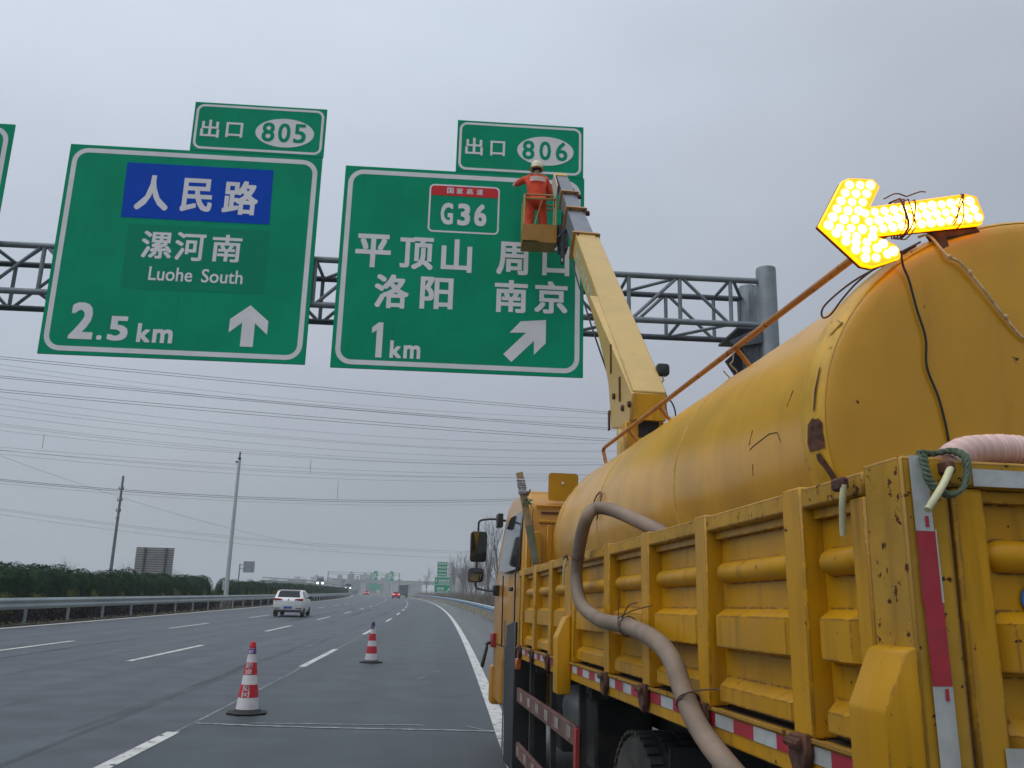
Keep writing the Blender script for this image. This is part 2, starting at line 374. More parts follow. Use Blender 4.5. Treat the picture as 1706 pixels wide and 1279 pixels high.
def rrect(x0, x1, z0, z1, r, n=6):
    o = []
    for cx, cz, a0 in ((x1-r, z1-r, 0), (x0+r, z1-r, 90), (x0+r, z0+r, 180), (x1-r, z0+r, 270)):
        for i in range(n+1):
            a = RAD(a0+90*i/n); o.append((cx+r*math.cos(a), cz+r*math.sin(a)))
    return o
def border(x0, x1, z0, z1, wd, r, y, name, m, parent, base):
    a = rrect(x0, x1, z0, z1, r); b = rrect(x0+wd, x1-wd, z0+wd, z1-wd, max(.01, r-wd)); n = len(a); mb = MB()
    mb.add([(p[0], y, p[1]) for p in a]+[(p[0], y, p[1]) for p in b], [(i, (i+1) % n, n+(i+1) % n, n+i) for i in range(n)]); return mb.build(name, m, parent, base, 0)
def flat(poly, y): return MB().add([(a, y, b) for a, b in poly], [tuple(range(len(poly)))])
def sign(name, label, x0, x1, z0, z1, bw, inset, r, yf=SY):
    b = Vector(((x0+x1)/2, yf, z0)); t = thing(name, label, 'road sign', b)
    mb = MB().box(x0, x1, yf, yf+.035, z0, z1, .006); mb.build('panel', signg, t, b)
    mb = MB()                                            # aluminium ribs behind the panel
    z = z0+.25
    while z < z1-.1: mb.box(x0+.1, x1-.1, yf+.036, yf+.08, z-.03, z+.03); z += .5
    for xx in (x0+.22*(x1-x0), x0+.78*(x1-x0)): mb.box(xx-.05, xx+.05, yf+.081, yf+.15, z0+.1, z1-.1)
    mb.build('back_rib', alu, t, b)
    border(x0+inset, x1-inset, z0+inset, z1-inset, bw, r, yf-.004, 'border', signw, t, b)
    return t, b
yl = SY-.007
s1, b1 = sign('direction_sign', 'big green sign with the blue name panel and a straight-up arrow for 2.5 km', -7.88, -2.962, 5.75, 10.05, .095, .075, .3)
flat([(-6.55, 8.42), (-3.85, 8.42), (-3.85, 7.1), (-6.55, 7.1)], SY-.003).build('overlay_patch', signg2, s1, b1, 0)
flat([(-6.745, 9.715), (-3.90, 9.715), (-3.88, 8.55), (-6.72, 8.55)], SY-.005).build('blue_panel', signb, s1, b1, 0)
write([('人', -6.505, -5.861, 8.724, 9.467), ('民', -5.633, -5.026, 8.737, 9.446), ('路', -4.825, -4.144, 8.724, 9.445)], yl, signw, s1, b1, .028)
write([('漯', -6.263, -5.682, 7.729, 8.290), ('河', -5.625, -5.052, 7.716, 8.300), ('南', -4.927, -4.361, 7.726, 8.290)], yl, signw, s1, b1, .02)
write([('Luohe', -6.05, -5.23, 7.285, 7.565), ('South', -5.06, -4.28, 7.287, 7.565)], yl, signw, s1, b1, .012)
write([('2', -7.37, -6.93, 6.06, 6.78), ('5', -6.66, -6.29, 6.057, 6.54), ('.', -6.85, -6.755, 6.06, 6.15), ('k', -6.12, -5.87, 6.05, 6.42), ('m', -5.83, -5.46, 6.05, 6.32)], yl, signw, s1, b1, .03)
flat([(-4.077, 6.875), (-3.715, 6.57), (-3.715, 6.30), (-3.96, 6.52), (-3.96, 6.048), (-4.2, 6.048), (-4.2, 6.52), (-4.435, 6.315), (-4.435, 6.58)], yl).build('arrow', signw, s1, b1, 0)
e1, be = sign('exit_plate', 'green exit plate numbered 805 mounted above the sign with the blue panel', -5.584, -2.95, 10.055, 11.135, .05, .045, .16)
write([('出', -5.42, -5.05, 10.355, 10.745), ('口', -4.92, -4.587, 10.384, 10.715)], yl, signw, e1, be, .02)
flat([(-3.754+.583*math.cos(a*math.pi/24), 10.543+.318*math.sin(a*math.pi/24)) for a in range(48)], SY-.005).build('number_oval', signw, e1, be, 0)
write([('8', -4.207, -3.954, 10.336, 10.761), ('0', -3.885, -3.64, 10.336, 10.761), ('5', -3.578, -3.329, 10.336, 10.761)], SY-.009, signg, e1, be, .018)
s2, b2 = sign('direction_sign', 'big green sign with the G36 badge and a slanting arrow for 1 km', -2.49, 2.335, 5.72, 9.915, .095, .075, .3)
write([('平', -2.174, -1.484, 7.768, 8.462), ('顶', -1.312, -0.653, 7.767, 8.442), ('山', -.495, .110, 7.748, 8.441)], yl, signw, s2, b2, .028)
write([('周', .599, 1.224, 7.751, 8.446), ('口', 1.506, 2.043, 7.777, 8.407)], yl, signw, s2, b2, .028)
write([('洛', -1.752, -1.090, 6.945, 7.638), ('阳', -.869, -.230, 6.966, 7.631)], yl, signw, s2, b2, .028)
write([('南', .581, 1.229, 6.970, 7.640), ('京', 1.367, 2.017, 6.985, 7.657)], yl, signw, s2, b2, .028)
write([('k', -1.385, -1.165, 5.955, 6.30), ('m', -1.125, -.805, 5.955, 6.22)], yl, signw, s2, b2, .03)
flat([(-1.655, 5.95), (-1.536, 5.95), (-1.536, 6.65), (-1.625, 6.65), (-1.745, 6.545), (-1.745, 6.43), (-1.655, 6.49)], yl).build('lettering', signw, s2, b2, 0)
flat([(1.60, 6.85), (1.60, 6.375), (1.375, 6.135), (1.372, 6.415), (.945, 5.975), (.785, 6.125), (1.215, 6.575), (.895, 6.56), (1.105, 6.80)], yl).build('arrow', signw, s2, b2, 0)
bd = border(-.793, .62, 8.578, 9.612, .035, .1, SY-.005, 'route_badge', signw, s2, b2)
o = flat([(-.76, 9.37), (.59, 9.37), (.59, 9.52), (.53, 9.58), (-.70, 9.58), (-.76, 9.52)], SY-.006); o.build('red_band', signr, bd, b2, 0)
write([('国', -.44, -.31, 9.42, 9.545), ('家', -.25, -.12, 9.42, 9.545), ('高', -.05, .08, 9.42, 9.545), ('速', .15, .28, 9.42, 9.545)], SY-.009, signw, bd, b2, .016)
write([('G', -.546, -.301, 8.744, 9.215), ('3', -.212, .042, 8.740, 9.215), ('6', .121, .368, 8.745, 9.220)], SY-.008, signw, bd, b2, .035)
e2, be = sign('exit_plate', 'green exit plate numbered 806 above the sign the worker is repairing', -.29, 2.31, 9.92, 11.075, .05, .045, .16)
write([('出', -.115, .243, 10.299, 10.683), ('口', .396, .695, 10.308, 10.642)], yl, signw, e2, be, .02)
flat([(1.525+.58*math.cos(a*math.pi/24), 10.476+.325*math.sin(a*math.pi/24)) for a in range(48)], SY-.005).build('number_oval', signw, e2, be, 0)
write([('8', 1.052, 1.300, 10.270, 10.695), ('0', 1.401, 1.639, 10.270, 10.695), ('6', 1.737, 1.980, 10.270, 10.695)], SY-.009, signg, e2, be, .018)
for o_, x_, z0, z1, b_ in ((s1, -5.44, 5.76, 10.04, b1), (s2, -1.36, 5.73, 9.9, b2), (s2, .98, 5.73, 9.9, b2)): MB().box(x_-.004, x_+.004, SY-.0025, SY, z0, z1).build('panel_joint', signg2, o_, b_, 0)
s3, b3 = sign('direction_sign', 'green sign cut off by the picture edge, left of the sign with the blue panel', -13.9, -9.0, 5.75, 10.40, .095, .075, .3)
# ------------------------------------------------------------------ truck
TY, TP = RAD(3.6218), RAD(-.923); TO = Vector((.978, 1.8, 0))
TM = Matrix.Translation(TO) @ Matrix.Rotation(TY, 4, 'Z') @ Matrix.Rotation(TP, 4, 'X'); TI = TM.inverted()
def tthing(name, label, cat, base, group=None): return thing(name, label, cat, TM @ Vector(base), (TP, 0, TY), group)
tb = Vector((1.15, 3.0, 0)); tr = tthing('cargo_truck', 'yellow high-sided truck with rusty drop sides, carrying a long tank in its bed', 'truck', tb)
def T(mb, name, m, parent=tr, sm=40, base=tb): return mb.build(name, m, parent, base, sm)
BW = 2.30; ZR, ZF = 1.945, 1.305
POST = [.49, 1.245, 1.975, 2.695, 3.46]; POSTF = [4.40, 5.13, 5.86]
def bays(mb, x, sgn, spans):                       # pressed ribs between posts (sgn +1: outer face looks to -X)
    X = lambda d: x+sgn*d
    for a, b in spans:
        a += .018; b -= .018; r = .036
        mb.tube([(X(.052), a, 1.745), (X(.05), a+.012, 1.745), (X(.05), a+.035, 1.745), (X(.05), b-.035, 1.745), (X(.05), b-.012, 1.745), (X(.052), b, 1.745)], [.012, .026, r, r, .026, .012], 14)
        def ridge(z0, z1, zt, d):
            pts = [(.058, z0), (d, z0+.012), (d, z1), (.058, zt)]
            vs = []
            for (yy, e) in ((a, .035), (a+.03, 0), (b-.03, 0), (b, .035)):
                for k, (dd, zz) in enumerate(pts): vs.append((X(min(.06, dd+e) if k in (1, 2) else dd), yy, zz))
            fs = [tuple(4*i+j+k for j, k in ()) for i in ()]
            for i in range(3):
                for k in range(3): fs.append((4*i+k, 4*i+k+1, 4*i+k+5, 4*i+k+4))
            fs.append((0, 1, 2, 3)); fs.append((12, 13, 14, 15)); mb.add(vs, fs)
        ridge(1.487, 1.60, 1.628, .006); ridge(1.312, 1.372, 1.404, .012)
        mb.box(min(X(.03), X(.06)), max(X(.03), X(.06)), a-.016, b+.016, 1.862, 1.888)
def side_panel(x, sgn, y0, y1, posts, nm):
    X = lambda d: x+sgn*d
    def bx(mb, d0, d1, a, b, z0, z1, bev=.006): mb.box(min(X(d0), X(d1)), max(X(d0), X(d1)), a, b, z0, z1, bev)
    mb = MB(); bx(mb, .055, .085, y0+.01, y1-.01, 1.311, 1.92, 0)
    ed = [y0+.07]+[v for p in posts for v in (p, p+.115)]+[y1-.07]
    bays(mb, x, sgn, [(ed[i], ed[i+1]) for i in range(0, len(ed), 2)]); p = T(mb, 'side_panel', yel)
    mb = MB(); bx(mb, .0, .06, y0, y1, 1.888, ZR); T(mb, 'top_rail', yelr, p)
    for a in posts:
        mb = MB(); bx(mb, -.006, .062, a, a+.115, 1.30, ZR+.006); T(mb, 'post', yel, p)
    for a, b in ((y0, y0+.07), (y1-.07, y1)):
        mb = MB(); bx(mb, .0, .062, a, b, 1.30, 1.886); T(mb, 'end_post', yel, p)
    return p
side_panel(0, 1, .17, 3.70, POST[:4], 'rear'); side_panel(0, 1, 3.86, 6.13, POSTF[:2]+[5.80], 'front')
side_panel(BW, -1, .17, 3.70, POST[:4], 'rear'); side_panel(BW, -1, 3.86, 6.13, POSTF[:2]+[5.80], 'front')
for x in (0, BW-.07):                              # fixed stake posts at the corner and between the panels
    o = -1 if x == 0 else 1; xa, xb = (x-.004, x+.104) if o < 0 else (x-.034, x+.074)
    T(MB().box(xa, xb, 0, .158, 1.22, ZR+.01, .006), 'corner_post', yelr if x == 0 else yel)
    T(MB().box(xa, xb, 3.715, 3.845, 1.22, 1.93, .006), 'stake_post', yel)
    for y0, y1, zt, zb in ((.0, .155, 1.55, 1.05), (3.70, 3.86, 1.575, 1.11)):
        x1 = x if o < 0 else BW
        T(MB().prism([(x1+o*.0, zt), (x1+o*.03, zt-.01), (x1+o*.085, zt-.13), (x1+o*.085, zb), (x1, zb)], y0, y1, 'xz', .008, seg=2), 'stake_pocket', yel)
T(MB().box(.03, BW-.03, .05, 6.1, 1.22, 1.3), 'bed_floor', chassis)
T(MB().box(.07, BW-.07, 6.07, 6.13, 1.301, 1.95, .005), 'headboard', yel)
for x0, x1 in ((.0, .05), (BW-.05, BW)): T(MB().box(x0, x1, .16, 6.13, 1.195, 1.297, .004), 'sill', yel)
T(MB().box(-.012, .0, .16, 6.1, 1.288, 1.302, .003), 'sill_lip', yelr)
random.seed(5)
mb = MB(); y = .25; c = 0                           # red and white tape along the sill
gaps = [a+.058 for a in POST[:4]+POSTF[:2]+[5.80]]
while y < 6.05:
    ln = .152+random.uniform(-.012, .012)
    mb.add([(-.004, y, 1.242), (-.004, y+ln, 1.242), (-.004, y+ln, 1.284), (-.004, y, 1.284)], [(0, 1, 2, 3)], c % 2); y += ln+.001; c += 1
T(mb, 'reflective_tape', [taper, tapew], sm=0)
for a in gaps:                                      # rusty hinges
    mb = MB().prism([(a-.05, 1.312), (a+.045, 1.305), (a+.05, 1.245), (a+.02, 1.20), (a-.02, 1.195), (a-.06, 1.26)], -.03, -.006, 'yz', .006); mb.tube([(-.034, a-.04, 1.285), (-.034, a+.04, 1.285)], .013, 8); T(mb, 'hinge', rustm)
for a in (.6, 2.0, 3.4):
    T(MB().box(-.001, .0006, a-.004, a+.004, 1.36, 1.40), 'slot', black) if a == .6 else None
# tailgate
mb = MB().box(.175, BW-.175, .055, .085, 1.311, 1.92)
tgb = [(.205, 1.06), (1.24, 2.1)]
for a, b in tgb:
    m0 = len(mb.v); q = MB(); bays(q, 0, 1, [(a-.02, b+.02)])
    q.xf(Matrix(((0, 1, 0, 0), (1, 0, 0, 0), (0, 0, 1, 0), (0, 0, 0, 1)))); mb.add(q.v, q.f)
tg = T(mb, 'tailgate', yel)
T(MB().box(.106, BW-.106, .0, .054, 1.89, ZR+.005, .006), 'top_rail', yelr, tg)
for a, b in ((.114, .19), (1.08, 1.2), (BW-.19, BW-.114)): T(MB().box(a, b, .002, .054, 1.30, 1.888, .006), 'post', yel, tg)
T(MB().box(.1045, .1125, .012, .06, 1.22, 1.888, .001), 'seam_strip', rustm)
mb = MB()
mb.add([(.016, -.006, 1.79), (.058, -.006, 1.79), (.056, -.006, 1.955), (.014, -.006, 1.955)], [(0, 1, 2, 3)], 1)
mb.add([(.016, -.007, 1.635), (.060, -.007, 1.635), (.059, -.007, 1.789), (.0165, -.007, 1.789)], [(0, 1, 2, 3)], 0)
mb.add([(.02, -.008, 1.472), (.064, -.008, 1.472), (.062, -.008, 1.64), (.018, -.008, 1.64)], [(0, 1, 2, 3)], 0)
mb.add([(.022, -.007, 1.25), (.067, -.007, 1.25), (.065, -.007, 1.4715), (.020, -.007, 1.4715)], [(0, 1, 2, 3)], 1)
mb.add([(.060, -.0075, 1.64), (.065, -.0075, 1.64), (.0625, -.0075, 1.795), (.0595, -.0075, 1.795)], [(0, 1, 2, 3)], 1)
mb.add([(.165, -.003, 1.893), (.60, -.003, 1.893), (.60, -.003, 1.928), (.165, -.003, 1.932)], [(0, 1, 2, 3)], 1)
mb.add([(.17, -.003, 1.25), (.6, -.003, 1.25), (.6, -.003, 1.352), (.17, -.003, 1.352)], [(0, 1, 2, 3)], 1)
for q in (( .042, 1.81, .006), (.05, 1.455, .006)): mb.add([(q[0]-.004, -.0095, q[1]-.012), (q[0]+.004, -.0095, q[1]-.012), (q[0]+.004, -.0095, q[1]+.012), (q[0]-.004, -.0095, q[1]+.012)], [(0, 1, 2, 3)], 0)
T(mb, 'reflective_tape', [taper, tapew], sm=0)
T(MB().box(.12, BW-.12, -.002, .05, 1.20, 1.297, .004), 'rear_sill', yel)
T(MB().lathe([(.033, .0), (.033, .004)], 20, (.318, .046, 1.652), 'y'), 'blue_mark', mat('blue_mark', (.02, .13, .4), .5), tg)
# latch levers
palem = mat('pale_plastic', (.52, .50, .30), .5, var=.15, scale=14, dirt=.3)
for pts in ([(.095, -.03, 1.925), (.06, -.05, 1.885), (-.004, -.085, 1.825)], [(-.03, .20, 1.915), (-.035, .205, 1.87), (-.03, .222, 1.795)], [(-.02, 3.78, 1.93), (-.03, 3.80, 1.86), (-.025, 3.84, 1.76)]):
    lv = T(MB().tube(spline(pts, 4), [.008]*8+[.007], 10), 'latch_lever', palem)
    p = pts[0]; T(MB().box(p[0]-.010, p[0]+.012, p[1]-.006, p[1]+.05, p[2]-.012, p[2]+.02, .006), 'latch_boss', rustm, lv)
# chassis, wheels, tank, guards
for x in (.72, 1.58): T(MB().box(x-.04, x+.04, .1, 8.6, .86, 1.1), 'chassis_rail', chassis)
for y in (.4, 1.6, 3.6, 4.6, 5.7): T(MB().box(.1, BW-.1, y-.05, y+.05, 1.1, 1.218), 'cross_member', chassis)
tyre = mat('tyre_rubber', (.024, .024, .025), .85, var=.3, scale=20, dirt=.35)
def wheel(x, y, zc, R, wd, steer=False):
    pr = [(R*.55, -wd*.42), (R*.78, -wd*.5), (R*.93, -wd*.47), (R*.985, -wd*.36), (R, -wd*.2), (R, wd*.2), (R*.985, wd*.36), (R*.93, wd*.47), (R*.78, wd*.5), (R*.55, wd*.42)]
    mb = MB().lathe(pr, 40, (x, y, zc), 'x')
    for k in range(44):                             # tread blocks
        a = 2*math.pi*k/44
        for xx in (-.36, 0, .36):
            q = MB().box(x+(xx-.12)*wd, x+(xx+.12)*wd, -.022, .022, R*.975, R*1.012)
            q.xf(Matrix.Translation((0, y, zc)) @ Matrix.Rotation(a+(.07 if xx else 0), 4, 'X')); mb.add(q.v, q.f)
    t = T(mb, 'wheel', tyre)
    T(MB().lathe([(.02, -wd*.2), (R*.2, -wd*.3), (R*.25, -wd*.1), (R*.5, -wd*.1), (R*.56, -wd*.38), (R*.53, -wd*.38), (R*.53, wd*.3), (.02, wd*.3)], 28, (x, y, zc), 'x'), 'rim', chassis, t)
for x in (.26, .58, BW-.58, BW-.26): wheel(x, 2.75, .51+.045, .47, .27)
for x in (.26, BW-.26): wheel(x, 7.45, .47+.125, .47, .29)
T(MB().box(.1, BW-.1, 2.7, 2.8, .5, .62), 'axle', chassis)
T(MB().lathe([(.05, 4.62), (.2, 4.64), (.24, 4.70), (.24, 5.45), (.2, 5.5), (.05, 5.52)], 24, (.52, 0, .86), 'y'), 'air_tank', mat('grey_air_tank', (.20, .22, .22), .4, .2, var=.15, scale=6, dirt=.3))
T(MB().box(.22, .6, 4.0, 4.5, .62, 1.05, .02), 'battery_box', chassis)
T(MB().box(.30, .62, 5.6, 6.1, .5, 1.08, .02), 'tool_box', chassis)
grd = mat('faded_red_guard', (.14, .06, .052), .6, var=.25, scale=5, rust=.8, rustscale=22, streak=.3, dirt=.4)
for z0, z1, y0, y1 in ((.81, .93, 3.72, 6.55), (.36, .48, 4.3, 6.5)):
    g = T(MB().box(.03, .06, y0, y1, z0, z1, .004), 'side_guard', grd)
    y = y0+.12
    while y < y1-.2:
        T(MB().add([(.027, y, z0+.03), (.027, y+.14, z0+.03), (.027, y+.14, z1-.02), (.027, y, z1-.02)], [(0, 1, 2, 3)]), 'white_tape', mat('dirty_white_tape', (.30, .27, .24), .6, var=.3, scale=18, dirt=.6), g, 0); y += .42
for y in (3.74, 4.75, 5.75): T(MB().box(.062, .1, y-.025, y+.025, .35, 1.19), 'guard_hanger', chassis)
T(MB().box(.028, .058, 3.70, 3.76, .34, .92, .003), 'guard_end', mat('guard_red', (.33, .035, .03), .5, var=.2, scale=8, rust=.6))
T(MB().prism([(6.28, .22), (6.95, .22), (7.0, 1.05), (6.9, 1.46), (6.35, 1.50)], .0, .30, 'yz', .01), 'mud_guard', blackp)
T(MB().box(-.012, .0, 6.98, 7.0, .2, 1.5), 'guard_trim', chrome)
for y, z in ((6.22, 1.135), (4.22, 1.12), (1.24, 1.125)):
    T(MB().prism([(y-.035, z+.05), (y+.035, z+.05), (y+.03, z-.04), (y-.02, z-.05)], .0, .05, 'yz', .008), 'marker_lamp', mat('amber_lens', (.55, .13, .03), .25, var=.1, scale=20))
# mud flaps
T(MB().box(.1, .75, 2.05, 2.065, .35, 1.05), 'mud_flap', black)
# cab
cx0, cx1 = .07, 2.23
prof = [(6.78, .62), (6.78, 2.60), (6.88, 2.74), (7.1, 2.80), (8.1, 2.82), (8.35, 2.76), (8.6, 2.3), (8.72, 1.7), (8.74, .6), (7.95, .6), (7.9, 1.0), (7.65, 1.18), (7.25, 1.18), (7.02, 1.0), (6.97, .62)]
mb = MB().prism(prof, cx0, cx1, 'yz', .05, seg=3)
for v in mb.v:                                      # the sides lean inwards towards the roof
    if v.z > 1.75: v.x = 1.15+(v.x-1.15)*(1-.10*((v.z-1.75)/1.05)**1.5)
cb = T(mb, 'cab', cabm)
mb = MB().prism([(6.9, 1.98), (7.85, 1.98), (8.36, 2.02), (8.2, 2.52), (7.9, 2.60), (6.95, 2.58)], cx0-.008, cx0+.04, 'yz', .01)
for v in mb.v: v.x += .108*max(0, (v.z-1.75)/1.05)**1.5
T(mb, 'side_window', glass, cb)
mb = MB()
for y in (6.9, 7.9): mb.box(cx0-.003, cx0+.01, y-.006, y+.006, 1.22, 1.96)
mb.box(cx0-.003, cx0+.01, 6.9, 8.4, 1.215, 1.227)
T(mb, 'door_gap', black, cb)
T(MB().box(cx0-.03, cx0, 7.0, 7.16, 1.78, 1.82, .006), 'door_handle', blackp, cb)
mb = MB()                                           # rear wall ribs and gutter lines
for x in (.36, .58, .8, 1.02, 1.3, 1.6, 1.9): mb.box(x, x+.05, 6.755, 6.779, 1.0, 2.42, .008)
mb.box(.28, 2.0, 6.757, 6.779, 2.44, 2.47, .006); mb.box(.25, 2.05, 6.75, 6.779, 2.60, 2.618, .004); T(mb, 'rear_rib', cabm, cb)
T(MB().box(.3, 2.0, 6.764, 6.779, 2.535, 2.552), 'rear_seam', rustm, cb)
T(MB().box(.14, .2, 6.72, 6.78, .9, 2.5, .015), 'corner_pipe', cabm, cb)
T(MB().box(.20, .30, 6.70, 6.765, 1.2, 2.35, .01), 'rear_column', yel, cb)
mb = MB(); q = rrect(.36, .66, 2.66, 2.935, .03, 4)
mb.prism(q, 6.70, 6.72, 'xz'); pl = T(mb, 'roof_plate', yel, cb)
T(MB().lathe([(.0, 6.690), (.013, 6.690), (.013, 6.70)], 12, (.50, 0, 2.835), 'y'), 'pale_hole_disc', mat('hole_daylight_paint', (.7, .68, .6), .6), pl)  # solid disc painted pale, like daylight through a hole
T(MB().prism([(8.64, 1.86), (8.42, 2.62), (8.36, 2.62), (8.58, 1.86)], .25, 2.05, 'yz', .01), 'windscreen', glass, cb)
T(MB().box(cx0-.03, cx1+.03, 8.60, 8.80, .55, .98, .04, seg=2), 'bumper', cabm, cb)
# mirror
mr = T(MB().tube(spline([(.13, 8.3, 2.60), (.03, 8.45, 2.63), (-.10, 8.58, 2.63), (-.15, 8.6, 2.60), (-.155, 8.6, 2.5), (-.16, 8.6, 2.1), (-.165, 8.6, 1.86), (-.10, 8.56, 1.82), (.06, 8.45, 1.80)], 4), .013, 8), 'mirror_arm', blackp)
T(MB().box(.03, .10, 8.25, 8.42, 2.52, 2.68, .01), 'arm_socket', blackp, mr); T(MB().box(.02, .12, 8.35, 8.5, 1.75, 1.87, .01), 'arm_socket', blackp, mr)
def mirror(x0, x1, z0, z1, yaw, tilt):
    b = MB().prism(rrect(x0, x1, z0, z1, .035, 4), 8.56, 8.66, 'xz', .012, seg=2); h = T(b, 'mirror', blackp, mr)
    g = MB().prism(rrect(x0+.012, x1-.012, z0+.012, z1-.012, .028, 4), 8.553, 8.559, 'xz')
    c = Vector(((x0+x1)/2, 8.555, (z0+z1)/2)); g.xf(Matrix.Translation(c) @ Matrix.Rotation(RAD(yaw), 4, 'Z') @ Matrix.Rotation(RAD(tilt), 4, 'X') @ Matrix.Translation(-c)); T(g, 'mirror_glass', mirr, mr, 0)
mirror(-.245, -.05, 2.135, 2.49, 2, 5); mirror(-.26, -.08, 1.90, 2.065, 6, 2)
sm_ = T(MB().bar((.10, 8.5, 1.19), (.0, 8.5, 1.235), .014, 8).bar((.0, 8.5, 1.235), (-.035, 8.5, 1.20), .02), 'lamp_arm', blackp)
T(MB().prism([(-.035, 1.20), (-.005, 1.19), (-.055, .955), (-.09, .965)], 8.46, 8.55, 'xz', .012, seg=2), 'side_lamp', blackp, sm_)
T(MB().box(.02, .075, 8.40, 8.6, 1.18, 1.34, .01), 'side_reflector', mat('dark_red_lens', (.3, .03, .03), .3), sm_)
# ------------------------------------------------------------------ things carried by the truck
kb = Vector((1.15, 3.4, 1.30)); tk = tthing('water_tank', 'long dull yellow tank lying in the bed of the truck, its rear end rust streaked', 'tank', kb)
RX, RZ, TCX, TCZ = .93, .765, 1.17, 2.205
def K_(mb, name, m, parent=tk, sm=40): return mb.build(name, m, parent, kb, sm)
tprof = [(0, .752), (.35, .754), (.62, .757), (.86, .762), (.95, .767), (.985, .774), (1.012, .79), (1.028, .825), (1.028, .90), (1.003, .925), (1.0, .96), (1.0, 2.0), (1.0, 3.4), (1.0, 4.6), (1.0, 5.6), (.985, 5.78), (.94, 5.92), (.85, 6.0), (.6, 6.04), (0, 6.06)]
K_(MB().lathe([(max(r, .001), y) for r, y in tprof], 72, (TCX, 0, TCZ), 'y', sx=RX, sz=RZ), 'tank_shell', tankm, sm=60)
def tpt(a, y, off=.003, f=1.0): a = RAD(a); return Vector((TCX-(RX*f+off)*math.cos(a), y, TCZ+(RZ*f+off)*math.sin(a)))
def band(a0, a1, y0, y1, name, m, off=.004, n=14, taper=0):
    mb = MB(); vs = []
    for i in range(n+1):
        a = a0+(a1-a0)*i/n; e = random.uniform(-.006, .006) if taper else 0
        vs += [tpt(a, y0+e, off), tpt(a, y1+e, off)]
    mb.add(vs, [(2*i, 2*i+1, 2*i+3, 2*i+2) for i in range(n)]); return K_(mb, name, m)
weld = mat('tank_weld', (.50, .33, .09), .55, var=.2, scale=12, rust=.6, rustscale=20)
for y in (2.35, 4.05, 5.5): K_(MB().tube([tpt(a, y, -.001) for a in range(-60, 241, 6)], .006, 6), 'weld_bead', weld)
random.seed(8)
def rim(t):                                          # point along the rim profile by distance index
    i = int(t); f = t-i; return tuple(tprof[i][k]*(1-f)+tprof[i+1][k]*f for k in (0, 1))
def shoulder(path, name, m):                         # a thin patch hugging the rim: rows of (angle, first, last profile index)
    vs = []; n = 5
    for a, k0, k1 in path:
        for j in range(n):
            r, y = rim(k0+(k1-k0)*j/(n-1)); p = tpt(a+random.uniform(-.25, .25), y, .0062, r); vs.append(p+Vector((0, -.003, 0)))
    return K_(MB().add(vs, [(i*n+k, i*n+k+1, (i+1)*n+k+1, (i+1)*n+k) for i in range(len(path)-1) for k in range(n-1)]), name, m)
shoulder([(-6, 5.9, 7.4), (-4, 5.8, 7.5), (-2, 5.9, 7.4), (0, 5.8, 7.3), (1.2, 6.2, 7.0)], 'rust_patch', rustm)
shoulder([(-17, 5.2, 5.7), (-14, 5.4, 6.0), (-11, 5.7, 6.4), (-8.5, 6.2, 6.9), (-7, 6.5, 6.9)], 'rust_streak', rustm)
shoulder([(3, 6.6, 6.75), (8, 6.5, 6.7), (14, 6.45, 6.6)], 'rust_streak', rustm)
for pts in ([(0, 1.12), (3, 1.15), (3.6, 1.22), (2.2, 1.36), (1.5, 1.40)], [(7, 1.38), (3, 1.405)], [(-3, 1.38), (-6, 1.39)], [(13, 1.05), (9, 1.08)]):
    K_(MB().tube([tpt(a, y, -.0005) for a, y in pts], .0022, 5), 'paint_crack', rustm)
mb = MB(); vs = []                                   # paler rim band round the rear end
RB = [rim(5.6+.3*i) for i in range(12)]
for a in range(-60, 241, 4):
    for r, y in RB: vs.append(tpt(a, y-.0012, .0022, r))
m_ = len(RB); mb.add(vs, [(i*m_+k, i*m_+k+1, (i+1)*m_+k+1, (i+1)*m_+k) for i in range(75) for k in range(m_-1)]); K_(mb, 'rim_band', mat('rim_olive_yellow', (.58, .32, .010), .38, var=.14, scale=6, rust=.6, rustscale=24, streak=.3, bump=.2, bscale=14))
K_(MB().tube([tpt(21, .84, .018), tpt(23, .81, .022), tpt(26, .785, .016), tpt(27.5, .82, .022)], .004, 6), 'peeling_flake', weld)
for x in (.55, 1.75): K_(MB().box(x-.08, x+.08, .9, 5.9, 1.302, 1.60, .01), 'cradle', yel)
# handrail along the tank
hx, hz = .60, 2.957
hr = K_(MB().tube([(hx, .80, hz), (hx, 3.0, hz), (hx, 5.30, hz-.003)]+spline([(hx, 5.30, hz-.003), (hx, 5.365, hz-.02), (hx+.01, 5.36, hz-.07), (hx+.03, 5.33, hz-.2)], 4), .0155, 10), 'handrail', railm)
for y in (1.05, 2.38, 3.75, 4.55):
    top = Vector((hx, y, hz)); bot = Vector((hx+.10, y+.03, TCZ+RZ*math.sqrt(1-((hx+.10-TCX)/RX)**2)-.01)); K_(MB().bar(top, bot, .013, 8), 'strut', railm, hr)
